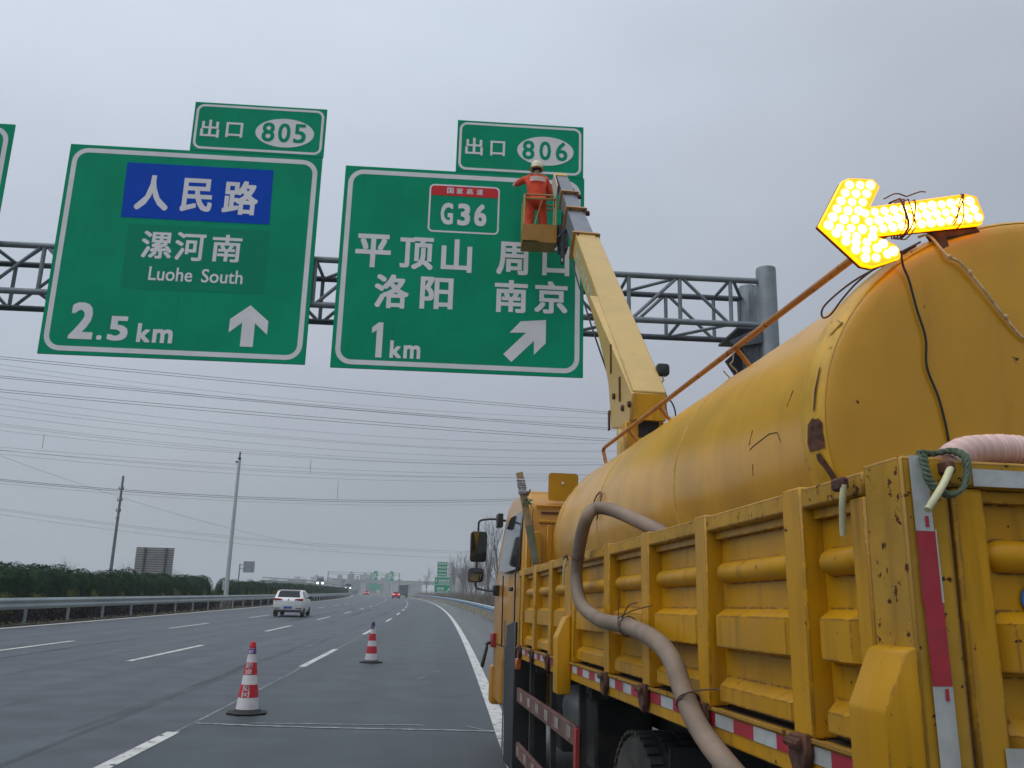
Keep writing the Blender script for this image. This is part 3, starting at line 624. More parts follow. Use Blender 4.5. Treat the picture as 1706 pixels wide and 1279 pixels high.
# LED arrow
ab = Vector((.55, .75, 2.80)); ar = tthing('arrow_light', 'lit amber arrow board of small lamps pointing left, tied on top of the tank', 'arrow light', ab)
ap = [(.245, 2.872), (.338, 3.042), (.365, 3.056), (.452, 3.060), (.474, 3.035), (.432, 2.955), (.79, 3.036), (.83, 3.03), (.852, 2.955), (.838, 2.925), (.443, 2.852), (.513, 2.822), (.530, 2.795), (.525, 2.775), (.425, 2.735), (.388, 2.740)]
amber = mat('amber_face', (.8, .3, .02), .4, emit=(1.0, .28, .0), estr=1.7, var=.05)
led = mat('lit_lamp', (1, .8, .4), .3, emit=(1.0, .66, .13), estr=6.5, var=.01)
MB().prism(ap, .745, .764, 'xz', .003).build('arrow_case', mat('glowing_case_side', (.6, .2, .02), .5, emit=(1.0, .30, .0), estr=3.2), ar, ab); MB().prism(ap, .7645, .775, 'xz').build('back_plate', mat('arrow_back', (.16, .04, .015), .5, var=.1), ar, ab)  # case sides given an added glow that spills amber onto the tank rim
def inset(poly, k):
    cxx = [Vector((p[0], p[1])) for p in poly]; n = len(cxx); o = []
    for i in range(n):
        a, b, c = cxx[i-1], cxx[i], cxx[(i+1) % n]; d1 = (b-a).normalized(); d2 = (c-b).normalized()
        n1 = Vector((d1.y, -d1.x)); n2 = Vector((d2.y, -d2.x)); m_ = (n1+n2); m_ = m_/max(.35, m_.length_squared)*2
        o.append(tuple(b+m_*k))
    return o
flat(inset(ap, .003), .7435).build('arrow_face', amber, ar, ab, 0)
mb = MB()
def lamp(x, z, r=None): r = random.uniform(.0148, .0180); mb.lathe([(r, .7425), (r*.85, .737), (r*.4, .733), (.001, .732)], 10, (x, 0, z), 'y')
def row(p, q, n):
    for i in range(n): t = i/(n-1); lamp(p[0]+(q[0]-p[0])*t, p[1]+(q[1]-p[1])*t)
row((.362, 3.028), (.276, 2.872), 6); row((.400, 3.030), (.315, 2.866), 6); row((.438, 3.034), (.355, 2.868), 6)
row((.300, 2.845), (.398, 2.764), 4); row((.335, 2.842), (.435, 2.768), 4); row((.372, 2.84), (.478, 2.785), 4); row((.395, 2.868), (.50, 2.797), 4)
for k in range(3): row((.41+.012*k, 2.927-.029*k), (.80+.012*k, 3.006-.029*k), 12)
mb.build('lamps', led, ar, ab)
wirem = mat('tie_wire', (.10, .045, .03), .7, var=.3, scale=30)
mb = MB(); random.seed(4)
def wrap(x, tilt, n):
    for k in range(n):
        xx = x+random.uniform(-.022, .022); t = tilt+random.uniform(-.015, .015); zc = 2.945+(x-.6)*.2
        mb.tube(spline([(xx+t, .74, zc+.055), (xx+random.uniform(-.008, .008), .726, zc+.01), (xx-t, .728, zc-.055), (xx-t, .81, zc-.062), (xx+t, .815, zc+.06), (xx+t, .74, zc+.055)], 3), .0024, 5)
wrap(.56, .006, 7); mb.build('tie_wire', wirem, ar, ab); mb = MB(); wrap(.745, .022, 3); mb.build('tie_wire', wirem, ar, ab); mb = MB()
mb.tube(spline([(.56, .735, 2.998), (.60, .72, 3.012), (.63, .73, 3.02)], 4), .0025, 5); mb.tube(spline([(.56, .735, 3.0), (.52, .73, 3.004), (.48, .74, 2.985)], 4), .0025, 5)
mb.build('tie_wire', wirem, ar, ab)
mb = MB().prism([(.66, 2.90), (.84, 2.925), (.85, 2.91), (.72, 2.875), (.735, 2.82), (.70, 2.82), (.675, 2.875)], .77, .81, 'xz', .004); mb.build('mount_bracket', rustm, ar, ab)
mb = MB().tube(spline([(.525, .742, 2.80), (.536, .752, 2.75), (.552, .752, 2.70), (.568, .75, 2.6), (.588, .748, 2.5), (.582, .748, 2.40), (.612, .748, 2.3), (.628, .748, 2.2), (.64, .745, 2.05), (.63, .66, 1.95)], 5), .004, 6)
mb.build('power_cable', black, ar, ab)
# pale rope and black cable loop on the tank rear
rb = Vector((.8, .70, 2.6)); rp = tthing('pale_rope', 'knotted pale rope slanting down the rear end of the tank below the arrow', 'rope', rb)
MB().tube(spline([(.655, .83, 2.90), (.665, .785, 2.885), (.70, .752, 2.80), (.745, .748, 2.775), (.81, .745, 2.69), (.88, .745, 2.59), (.94, .745, 2.52), (1.01, .745, 2.52), (1.15, .745, 2.46), (1.35, .745, 2.3)], 6), .0048, 7).build('rope', mat('pale_rope', (.58, .44, .24), .85, var=.25, scale=40, bump=.5, bscale=120), rp, rb)
mb = MB()
for q in ((.705, .748, 2.795), (.77, .742, 2.742), (.88, .74, 2.59), (1.005, .74, 2.52)): mb.lathe([(.003, -.009), (.0075, -.004), (.008, .003), (.003, .008)], 8, q)
mb.build('knot', MATS['pale_rope'], rp, rb)
lb = tpt(36, .95); cl = tthing('cable_loop', 'loose loop of dark wire on the shoulder of the tank beneath the arrow', 'wire', lb)
MB().tube(spline([tpt(55, .80, .012, 1.015), tpt(48, .84, .03), tpt(41, .90, .05), tpt(35, .97, .055), tpt(32.5, .98, .035), tpt(32.5, .94, .025), tpt(36, .89, .035), tpt(41, .86, .04), tpt(48, .82, .035), tpt(56, .79, .02, 1.01)], 6), .0036, 6).build('wire', wirem, cl, lb)
hb = Vector((.6, 2.33, 2.95)); hk = tthing('wire_hook', 'bent S-shaped wire hook hanging from the orange handrail of the tank', 'hook', hb)
MB().tube(spline([(.598, 2.40, 2.95), (.600, 2.42, 2.90), (.592, 2.44, 2.885), (.612, 2.46, 2.875), (.640, 2.47, 2.855), (.640, 2.48, 2.83), (.612, 2.48, 2.815), (.578, 2.47, 2.84), (.565, 2.47, 2.855)], 5), .004, 6).build('wire', chrome, hk, hb)
# hose
ob = Vector((-.06, 2.6, 1.55)); hs = tthing('rubber_hose', 'thick dull brown hose hanging in a loop over the side of the truck bed', 'hose', ob)
HP = [(.42, 1.7, 1.50), (.33, 2.05, 1.80), (.22, 2.35, 1.96), (.14, 2.65, 2.065), (.07, 2.93, 2.15), (.0, 3.02, 2.165), (-.055, 3.0, 2.11), (-.068, 3.12, 1.98), (-.07, 3.22, 1.80), (-.068, 3.08, 1.645), (-.068, 2.62, 1.565), (-.068, 2.08, 1.545), (-.068, 1.67, 1.50), (-.068, 1.46, 1.435), (-.068, 1.345, 1.34), (-.066, 1.215, 1.25), (-.06, 1.02, 1.175), (.0, .86, 1.09), (.15, .7, 1.03), (.4, .6, 1.0)]
hosem = mat('hose_rubber', (.225, .165, .120), .7, var=.2, scale=5, dirt=.55, streak=.2, bump=.3, bscale=26)
MB().tube(spline(HP, 9), .0365, 18).build('hose', hosem, hs, ob, 60)
mb = MB()
def ring(c, d, r, rr=.0028):
    d = Vector(d).normalized(); u = d.orthogonal().normalized(); v = d.cross(u); mb.tube([Vector(c)+(u*math.cos(a*.39)+v*math.sin(a*.39))*r for a in range(16)], rr, 5, closed=True)
ring((-.068, 2.08, 1.545), (0, 1, .1), .042); mb.build('tie_wire', wirem, hs, ob); mb = MB(); ring((-.068, 3.18, 1.90), (0, -.4, 1), .042); mb.build('tie_wire', wirem, hs, ob); mb = MB()
mb.tube(spline([(-.11, 2.1, 1.55), (-.10, 2.13, 1.62), (-.10, 2.12, 1.66)], 3), .0028, 5); mb.tube(spline([(-.11, 2.08, 1.58), (-.08, 1.98, 1.61), (-.01, 1.9, 1.635)], 3), .0028, 5); mb.tube(spline([(-.10, 2.06, 1.58), (-.09, 2.0, 1.63), (-.07, 1.93, 1.645)], 3), .0028, 5)
mb.build('tie_wire', wirem, hs, ob); mb = MB(); ring((-.066, 1.30, 1.31), (0, .75, .6), .042)
mb.tube(spline([(-.11, 1.31, 1.30), (-.08, 1.25, 1.345), (-.01, 1.2, 1.36), (-.01, 1.14, 1.362)], 4), .0028, 5)
mb.build('tie_wire', wirem, hs, ob)
pb = Vector((.5, .1, 1.96)); ph = tthing('ribbed_hose', 'pale pink ribbed hose arching over the top of the tailgate', 'hose', pb)
PP = spline([(.13, .045, 1.935), (.19, .07, 1.975), (.26, .09, 1.992), (.36, .10, 1.998), (.55, .12, 1.985), (.85, .16, 1.975), (1.2, .25, 1.96), (1.6, .42, 1.94)], 30)
MB().tube(PP, [.036+.0036*math.sin(i*1.9) for i in range(len(PP))], 18).build('hose', mat('pink_hose', (.62, .42, .39), .35, var=.06, scale=12, spec=.6), ph, pb, 180)
gb2 = Vector((.09, -.03, 1.90)); gr = tthing('green_rope', 'short twisted green rope knotted round the latch at the corner of the tailgate', 'rope', gb2)
mb = MB()
for k in range(3):
    base = spline([(.045, -.012, 1.955), (.037, -.028, 1.925), (.040, -.034, 1.895), (.062, -.036, 1.872), (.092, -.036, 1.868), (.118, -.034, 1.885), (.135, -.028, 1.92), (.142, -.016, 1.955), (.128, .01, 1.972), (.085, .02, 1.965), (.05, .01, 1.965)], 8)
    mb.tube([p+Vector((math.cos(i*.7+k*2.09)*.0045, math.sin(i*.7+k*2.09)*.0045, math.cos(i*.7+k*2.09)*.0035)) for i, p in enumerate(base)], .0052, 6)
mb.build('rope', mat('green_rope', (.085, .115, .075), .9, var=.3, scale=50), gr, gb2)
wb = Vector((.22, 6.2, 1.75)); wp = tthing('wooden_post', 'weathered wooden stake leaning behind the cab, its top bound with grey tape', 'wooden stake', wb)
wood = mat('weathered_wood', (.27, .19, .10), .8, var=.3, scale=10, streak=.6)
def slant(mb, p, q, wx, wy): 
    p, q = Vector(p), Vector(q); d = (q-p).normalized(); u = Vector((0, 1, 0)).cross(d).normalized(); v = d.cross(u); vs = []
    for c in (p, q):
        for a, b in ((-1, -1), (1, -1), (1, 1), (-1, 1)): vs.append(c+u*wx*a+v*wy*b)
    return mb.add(vs, [(0, 1, 2, 3), (4, 5, 6, 7), (0, 1, 5, 4), (1, 2, 6, 5), (2, 3, 7, 6), (3, 0, 4, 7)])
st = slant(MB(), (.215, 6.2, 1.75), (-.005, 6.2, 2.845), .03, .02).build('stake', wood, wp, wb, 0)
slant(MB(), (.163, 6.196, 2.02), (.095, 6.196, 2.36), .034, .024).build('lower_paint', mat('grey_green_wood', (.15, .16, .11), .8, var=.25, scale=9, streak=.5), wp, wb, 0)
mb = MB(); d = (Vector((-.005, 6.2, 2.845))-Vector((.215, 6.2, 1.75))); random.seed(2)
for k in range(9):
    c = Vector((.215, 6.2, 1.75))+d*(.82+.014*k); mb.lathe([(.034, -.010), (.042+random.uniform(-.004, .006), 0), (.034, .012)], 9, c)
mb.build('tape_wrap', mat('grey_tape', (.30, .31, .33), .5, var=.35, scale=30), wp, wb)
mb = MB()
for k in range(16):
    c = Vector((.065+random.uniform(-.02, .035), 6.18+random.uniform(-.03, .03), 2.60+random.uniform(-.07, .07))); u = Vector((random.gauss(0, 1), random.gauss(0, 1), random.gauss(0, 1))).normalized()*.03; v = u.orthogonal().normalized()*.012
    mb.add([c-u-v, c+u-v, c+u+v, c-u+v], [(0, 1, 2, 3)])
mb.tube(spline([(.09, 6.17, 2.56), (.125, 6.16, 2.5), (.12, 6.16, 2.45), (.13, 6.16, 2.2)], 4), .004, 5)
mb.build('green_tie', mat('green_tie', (.10, .15, .07), .7, var=.4, scale=30), wp, wb, 0)
fb = tpt(6, 2.9); fl = tthing('wire_ring', 'rusty oval wire loop hanging against the flank of the tank beside the hose', 'wire', fb)
MB().tube(spline([tpt(1, 4.12, .012), tpt(4, 4.2, .012), tpt(12, 4.12, .012), tpt(14, 4.0, .012), tpt(11, 3.93, .012), tpt(4, 3.95, .012), tpt(0, 3.98, .012)], 5), .005, 6).build('wire', wirem, fl, fb)
# ------------------------------------------------------------------ crane with basket
qb = Vector((1.3, 6.45, 1.22)); cr = tthing('truck_crane', 'cream and grey crane boom rising behind the truck cab, with a basket at its tip', 'crane', qb)
def Q(mb, name, m, parent=cr, sm=40): return mb.build(name, m, parent, qb, sm)
KN = Vector((1.285, 6.3, 3.726)); D_ = Vector((.033, .741, .671)).normalized(); R_ = (Vector((1, 0, 0))-D_*D_.x).normalized(); N_ = R_.cross(D_)
BM = Matrix((R_, D_, N_)).transposed().to_4x4(); BM.translation = KN
Q(MB().box(-.165, .185, 0, 5.05, -.34, 0, .012).xf(BM), 'boom_section', boomy)
hd = Q(MB().prism([(6.3, 3.70), (6.385, 3.45), (6.49, 3.39), (6.88, 3.465), (7.14, 3.51), (7.19, 3.75), (7.26, 4.03), (7.42, 4.3), (7.75, 4.75), (8.3, 5.40), (8.2, 5.42)], 1.108, 1.462, 'yz', .008), 'boom_foot', boomy)
Q(MB().box(1.13, 1.45, 6.285, 6.32, 3.43, 3.70, .004).xf(Matrix.Identity(4)), 'foot_plate', yel, hd)
mb = MB()
for y, z in ((6.62, 3.62), (6.98, 3.83), (6.36, 3.6)): mb.lathe([(.03, 1.085), (.035, 1.10), (.035, 1.11)], 12, (0, y, z), 'x')
mb.box(1.095, 1.108, 6.72, 6.76, 3.72, 3.98); mb.box(1.095, 1.108, 7.10, 7.13, 4.12, 4.45); Q(mb, 'pivot_pin', rustm, hd)
Q(MB().box(1.09, 1.107, 7.16, 7.22, 3.50, 3.72, .004), 'worn_edge', rustm, hd)
for t0, t1, a, h in ((5.0, 6.5, .142, .27), (6.3, 7.5, .125, .235), (7.3, 8.74, .108, .20)): Q(MB().box(-a, a, t0, t1, -.03-h, -.03, .01).xf(BM), 'boom_section', boomg)
for t, a, h in ((5.06, .205, .36), (6.42, .175, .31), (7.42, .155, .28)):
    c = Q(MB().box(-a, a, t-.035, t+.035, -.03-h, .02, .012).xf(BM), 'collar', flng)
    Q(MB().box(-a-.008, a+.008, t-.055, t-.04, -.04-h, .028, .006).xf(BM), 'collar_lip', flng, c)
    mb = MB()
    for x in (-a+.05, a-.07): mb.box(x, x+.03, t-.13, t-.05, -.005, .03, .006)
    if t > 6: mb.box(a, a+.06, t-.08, t+.02, -.10, -.03, .01)
    Q(mb.xf(BM), 'lug', rustm, c)
Q(MB().box(-.13, .10, 8.62, 8.80, -.27, -.012, .012).xf(BM), 'boom_head', boomy)
Q(MB().prism([(8.0, -.05), (8.75, -.02), (8.8, -.25), (8.3, -.33), (7.95, -.28)], -.155, -.135, 'yz', .004).xf(BM), 'head_plate', mat('faded_pink_plate', (.56, .45, .38), .5, var=.12, scale=8, rust=.4), cr)
random.seed(9)
dm = mat('worn_decal', (.40, .46, .36), .5, var=.4, scale=14, dirt=.5)
mb = MB()                                            # smudged worn-off paint marks on the boom's flank
for k in range(7):
    t = 2.9+.27*k; mb.add([(-.1665, t, -.28), (-.1665, t+.15, -.25), (-.1665, t+.17, -.10), (-.1665, t+.03, -.13)], [(0, 1, 2, 3)])
Q(mb.xf(BM), 'worn_decal', dm, sm=0)
Q(MB().tube([BM @ Vector((-.19, t, -.36-.05*math.sin((t-.6)*.7))) for t in [.9+.3*i for i in range(14)]], .012, 6), 'hydraulic_hose', black)
wl = Q(MB().prism(rrect(1.475, 1.61, 3.995, 4.125, .035, 4), 6.62, 6.70, 'xz', .015, seg=2), 'work_lamp', blackp)
Q(MB().tube([(1.46, 6.52, 3.86), (1.53, 6.6, 3.93), (1.54, 6.66, 4.0)], .012, 6), 'lamp_bracket', flng, wl)
Q(MB().tube(spline([(1.46, 6.5, 3.87), (1.50, 6.42, 3.74), (1.49, 6.4, 3.6), (1.52, 6.4, 3.45)], 5), .006, 5), 'lamp_cable', black, wl)
Q(MB().tube(spline([(1.47, 6.5, 3.68), (1.56, 6.5, 3.70), (1.62, 6.52, 3.60), (1.63, 6.55, 3.45), (1.6, 6.6, 3.2)], 6), .008, 6), 'hydraulic_hose', black)
tu = Q(MB().box(1.07, 1.50, 6.40, 6.74, 1.22, 3.44, .015), 'turret', yel)
Q(MB().box(1.20, 1.41, 6.392, 6.41, 3.28, 3.50, .004), 'opening_shade_plate', black, tu)  # flat black plate painted as the shade inside an opening
Q(MB().prism([(6.34, 3.34), (6.30, 3.2), (6.31, 3.0), (6.36, 2.85), (6.42, 2.85), (6.42, 3.34)], .985, 1.03, 'yz', .006), 'link_plate', boomy)
Q(MB().lathe([(.33, 1.22), (.36, 1.24), (.36, 1.38), (.3, 1.42)], 28, (1.3, 6.55, 0)), 'slew_ring', chassis)
Q(MB().bar(BM @ Vector((.0, .9, -.36)), (1.28, 6.62, 2.6), .05, 14), 'lift_cylinder', boomg)
# basket at the tip (laid out in metres of the road frame, then brought into the truck's frame)
BX0, BX1, BY0, BY1, BZ = 1.035, 1.675, 15.03, 15.52, 8.06
bk = Q(MB().box(BX0, BX1, BY0, BY1, BZ, BZ+.03).box(BX0, BX1, BY0, BY0+.015, BZ, BZ+.36).box(BX0, BX1, BY1-.015, BY1, BZ, BZ+.36).box(BX0, BX0+.015, BY0+.016, BY1-.016, BZ, BZ+.36).box(BX1-.015, BX1, BY0+.016, BY1-.016, BZ, BZ+.36).xf(TI), 'basket', mat('basket_ochre', (.36, .165, .012), .5, var=.12, scale=5, rust=.35), cr)
for x, y in ((BX0+.02, BY0+.02), (BX1-.02, BY0+.02), (BX0+.02, BY1-.02), (BX1-.02, BY1-.02)): Q(MB().bar((x, y, BZ+.36), (x, y, BZ+.97), .018, 8).xf(TI), 'basket_post', boomy, bk)
mb = MB()
for z, r in ((.97, .022), (.885, .022)): mb.tube([(BX0+.02, BY0+.02, BZ+z), (BX1-.02, BY0+.02, BZ+z), (BX1-.02, BY1-.02, BZ+z), (BX0+.02, BY1-.02, BZ+z)], r, 8, closed=True)
mb.box(BX0+.02, BX1-.02, BY0+.0, BY0+.03, BZ+.88, BZ+.91, .008)
Q(mb.xf(TI), 'basket_rail', flng, bk)
Q(MB().bar((BX0+.22, BY0+.02, BZ+.36), (BX0+.36, BY0+.02, BZ+.9), .008, 6).xf(TI), 'basket_brace', boomy, bk)
Q(MB().box(BX1, BX1+.05, BY0+.1, BY0+.5, BZ+.1, BZ+.42, .01).box(BX1+.05, BX1+.22, BY0+.02, BY0+.34, BZ-.10, BZ+.40, .015).prism([(BX1+.08, BZ-.05), (BX1+.18, BZ-.05), (BX1+.15, BZ-.35), (BX1+.11, BZ-.35)], BY0+.1, BY0+.2).bar((BX1+.11, BY0+.0, BZ-.3), (BX1+.11, BY0+.0, BZ+.3), .03).bar((BX1+.02, BY0-.02, BZ+.1), (BX1+.24, BY0-.02, BZ+.35), .022).bar((BX1+.15, BY0+.2, BZ+.3), (BX1+.19, BY0+.1, BZ+1.1), .06).xf(TI), 'basket_mount', mat('greasy_iron', (.028, .026, .028), .5, var=.4, scale=12), cr)
Q(MB().bar((BX1+.11, BY0+.0, BZ-.36), (BX1+.11, BY0, BZ-.05), .015).xf(TI), 'mount_rod', chrome, cr)
Q(MB().bar((BX1-.03, BY0+.3, BZ+.36), (BX1-.03, BY0+.3, BZ+1.25), .012, 6).xf(TI), 'control_rod', signw, bk)

# ------------------------------------------------------------------ worker
def skin(name, nodes, edges, m, parent, base, root=0, sub=2):
    me = bpy.data.meshes.new(name); me.from_pydata([tuple(Vector(p)-Vector(base)) for p, r in nodes], edges, [])
    o = bpy.data.objects.new(name, me); C.objects.link(o)
    md = o.modifiers.new('s', 'SKIN'); md.use_smooth_shade = True; ss = o.modifiers.new('u', 'SUBSURF'); ss.levels = ss.render_levels = sub
    for i, (p, r) in enumerate(nodes):
        o.data.skin_vertices[0].data[i].radius = r if hasattr(r, '__len__') else (r, r); o.data.skin_vertices[0].data[i].use_root = (i == root)
    me2 = bpy.data.meshes.new_from_object(o.evaluated_get(bpy.context.evaluated_depsgraph_get()))
    bpy.data.objects.remove(o); me2.name = name; me2.materials.clear(); me2.materials.append(m); me2.shade_smooth()
    return link(name, me2, parent)
pw = Vector((1.30, 15.26, BZ+.035)); pe = thing('person', 'worker in orange overalls and pale hard hat, standing in the basket at the sign', 'person', pw); pe.scale = (.985, .985, .98)
J = {'pel': (0, 0, .95), 'sp': (0, .0, 1.12), 'ch': (0, .03, 1.33), 'nk': (.0, .05, 1.49), 'hb': (0, .075, 1.58), 'hm': (0, .085, 1.65), 'ht': (0, .08, 1.73), 'ns': (-.01, .19, 1.63),
     'hl': (-.10, 0, .90), 'kl': (-.13, .05, .49), 'al': (-.15, -.02, .10), 'tl': (-.17, .12, .045), 'hr': (.10, 0, .90), 'kr': (.14, .06, .49), 'ar': (.17, .0, .10), 'tr': (.19, .14, .045),
     'sl': (-.18, .04, 1.415), 'el': (-.35, .15, 1.37), 'wl': (-.385, .39, 1.45), 'pl': (-.405, .47, 1.475), 'sr': (.18, .04, 1.41), 'er': (.27, .10, 1.15), 'wr': (.20, .27, 1.08), 'pr': (.17, .33, 1.075)}
RJ = {'pel': (.15, .11), 'sp': (.14, .10), 'ch': (.165, .115), 'nk': .062, 'hb': (.068, .075), 'hm': (.078, .095), 'ht': (.05, .06), 'ns': .014, 'hl': .09, 'kl': .06, 'al': .045, 'tl': .04, 'hr': .09, 'kr': .06, 'ar': .045, 'tr': .04, 'sl': .062, 'el': .046, 'wl': .03, 'pl': (.036, .022), 'sr': .062, 'er': .046, 'wr': .03, 'pr': (.036, .022)}
E_ = [('pel', 'sp'), ('sp', 'ch'), ('ch', 'nk'), ('nk', 'hb'), ('hb', 'hm'), ('hm', 'ht'), ('hm', 'ns'), ('pel', 'hl'), ('hl', 'kl'), ('kl', 'al'), ('al', 'tl'), ('pel', 'hr'), ('hr', 'kr'), ('kr', 'ar'), ('ar', 'tr'), ('ch', 'sl'), ('sl', 'el'), ('el', 'wl'), ('wl', 'pl'), ('ch', 'sr'), ('sr', 'er'), ('er', 'wr'), ('wr', 'pr')]
def fingers(hand, base, f, s, n):                    # five unequal bent fingers: f along the hand, s across it, n out of the palm
    f, s, n, b = (Vector(x) for x in (f, s, n, base))
    for i, (o, ln) in enumerate(((-.030, .058), (-.011, .070), (.009, .066), (.027, .052))):
        p = b+s*o+f*.02; J[f'{hand}{i}a'] = p+f*ln*.5+n*.006; J[f'{hand}{i}b'] = p+f*ln*.85+n*.026
        RJ[f'{hand}{i}a'] = .0095; RJ[f'{hand}{i}b'] = .0085; E_.append((hand, f'{hand}{i}a')); E_.append((f'{hand}{i}a', f'{hand}{i}b'))
    J[hand+'t'] = b-s*.05+f*.005+n*.012; J[hand+'u'] = b-s*.062+f*.035+n*.022; RJ[hand+'t'] = .011; RJ[hand+'u'] = .0095; E_.append((hand, hand+'t')); E_.append((hand+'t', hand+'u'))
fingers('pl', J['pl'], (-.02, .9, .42), (-1, 0, 0), (0, -.42, .9)); fingers('pr', J['pr'], (-.3, .93, -.1), (-.9, -.3, .1), (0, .1, -1))
names = list(J); ix = {k: i for i, k in enumerate(names)}
skinm = mat('skin', (.42, .25, .17), .55, var=.06)
bd_ = skin('body', [(J[k], RJ[k]) for k in names], [(ix[a], ix[b]) for a, b in E_], skinm, pe, (0, 0, 0))
def cloth(name, ks, grow, m, es=None, sub=2):
    i2 = {k: i for i, k in enumerate(ks)}
    nd = [(J[k], tuple(v+grow.get(k, .02) for v in (RJ[k] if hasattr(RJ[k], '__len__') else (RJ[k], RJ[k])))) for k in ks]
    return skin(name, nd, [(i2[a], i2[b]) for a, b in (es or E_) if a in i2 and b in i2], m, pe, (0, 0, 0), 0, sub)
orange = mat('orange_overall', (.66, .058, .012), .8, var=.14, scale=9, bump=.6, bscale=14)
J['wl2'] = tuple(Vector(J['el'])*.12+Vector(J['wl'])*.88); RJ['wl2'] = .032; J['wr2'] = tuple(Vector(J['er'])*.1+Vector(J['wr'])*.9); RJ['wr2'] = .032
jk = cloth('jacket', ['sp', 'pel', 'ch', 'nk', 'sl', 'el', 'wl2', 'sr', 'er', 'wr2'], {'pel': .035, 'nk': .012, 'ch': .04, 'sp': .045, 'sl': .022, 'sr': .022, 'el': .022, 'er': .022}, orange, E_+[('el', 'wl2'), ('er', 'wr2')])
cloth('trousers', ['pel', 'hl', 'kl', 'al', 'hr', 'kr', 'ar'], {'pel': .022, 'hl': .022, 'hr': .022, 'kl': .032, 'kr': .032, 'al': .036, 'ar': .036}, orange)
bootm = mat('dark_boot', (.025, .022, .02), .6)
mb = MB()
for k, t in (('al', 'tl'), ('ar', 'tr')):
    a, b = Vector(J[k]), Vector(J[t]); mb.tube([a+Vector((0, -.05, -.045)), a+Vector((0, 0, -.04)), (a+b)/2+Vector((0, 0, -.012)), b+Vector((0, .03, .0)), b+Vector((0, .06, -.01))], [.045, .056, .054, .046, .025], 12)
mb.build('boots', bootm, pe)
mb = MB()
for k in ('pl', 'pr'):                               # pale work gloves over the hands
    q = Vector(J[k]); d = (q-Vector(J['w'+k[1]])).normalized(); mb.tube([q-d*.075, q-d*.03, q, q+d*.03], [.038, .045, .046, .03], 10)
mb.build('gloves', mat('pale_glove', (.55, .52, .48), .8), pe)
def arcband(z0, z1, ax, ay, cy, a0, a1, name, m, off=.0):
    vs = []; n = 14
    for i in range(n+1):
        a = RAD(a0+(a1-a0)*i/n); vs += [((ax+off)*math.cos(a), cy+(ay+off)*math.sin(a), z0), ((ax+off)*math.cos(a), cy+(ay+off)*math.sin(a), z1)]
    return MB().add(vs, [(2*i, 2*i+2, 2*i+3, 2*i+1) for i in range(n)]).build(name, m, pe)
refl = mat('reflective_cloth', (.62, .47, .44), .5, var=.1, scale=20)
arcband(1.30, 1.40, .19, .152, .03, 225, 325, 'reflective_strip', refl, .012)
mb = MB()
for k in ('kl', 'kr'): 
    p = Vector(J[k])*.55+Vector(J['a'+k[1]])*.45; mb.lathe([(.084, -.025), (.086, 0), (.084, .025)], 16, p)
mb.build('leg_strip', refl, pe)
hp = [(.158, 1.64), (.134, 1.65), (.126, 1.70), (.116, 1.755), (.085, 1.80), (.045, 1.822), (.001, 1.826)]
hh = MB().lathe(hp, 28, (0, .075, 0), sx=.95, sz=1.08); hh.box(-.012, .012, -.02, .17, 1.80, 1.832, .006); hh.build('hard_hat', mat('cream_helmet', (.66, .62, .42), .35, var=.05), pe)
MB().lathe([(.085, 1.60), (.095, 1.63), (.098, 1.67)], 18, (0, .06, 0), sz=.9).build('hair', mat('black_hair', (.012, .01, .009), .8), pe)
mb = MB()
for x in (-.033, .033): mb.lathe([(.001, -.012), (.012, 0), (.001, .012)], 8, (x, .178, 1.645))
mb.build('eyes', mat('eye', (.5, .5, .48), .2), pe); MB().box(-.028, .028, .165, .176, 1.585, 1.594, .004).build('mouth', mat('lips', (.3, .12, .1), .5), pe)

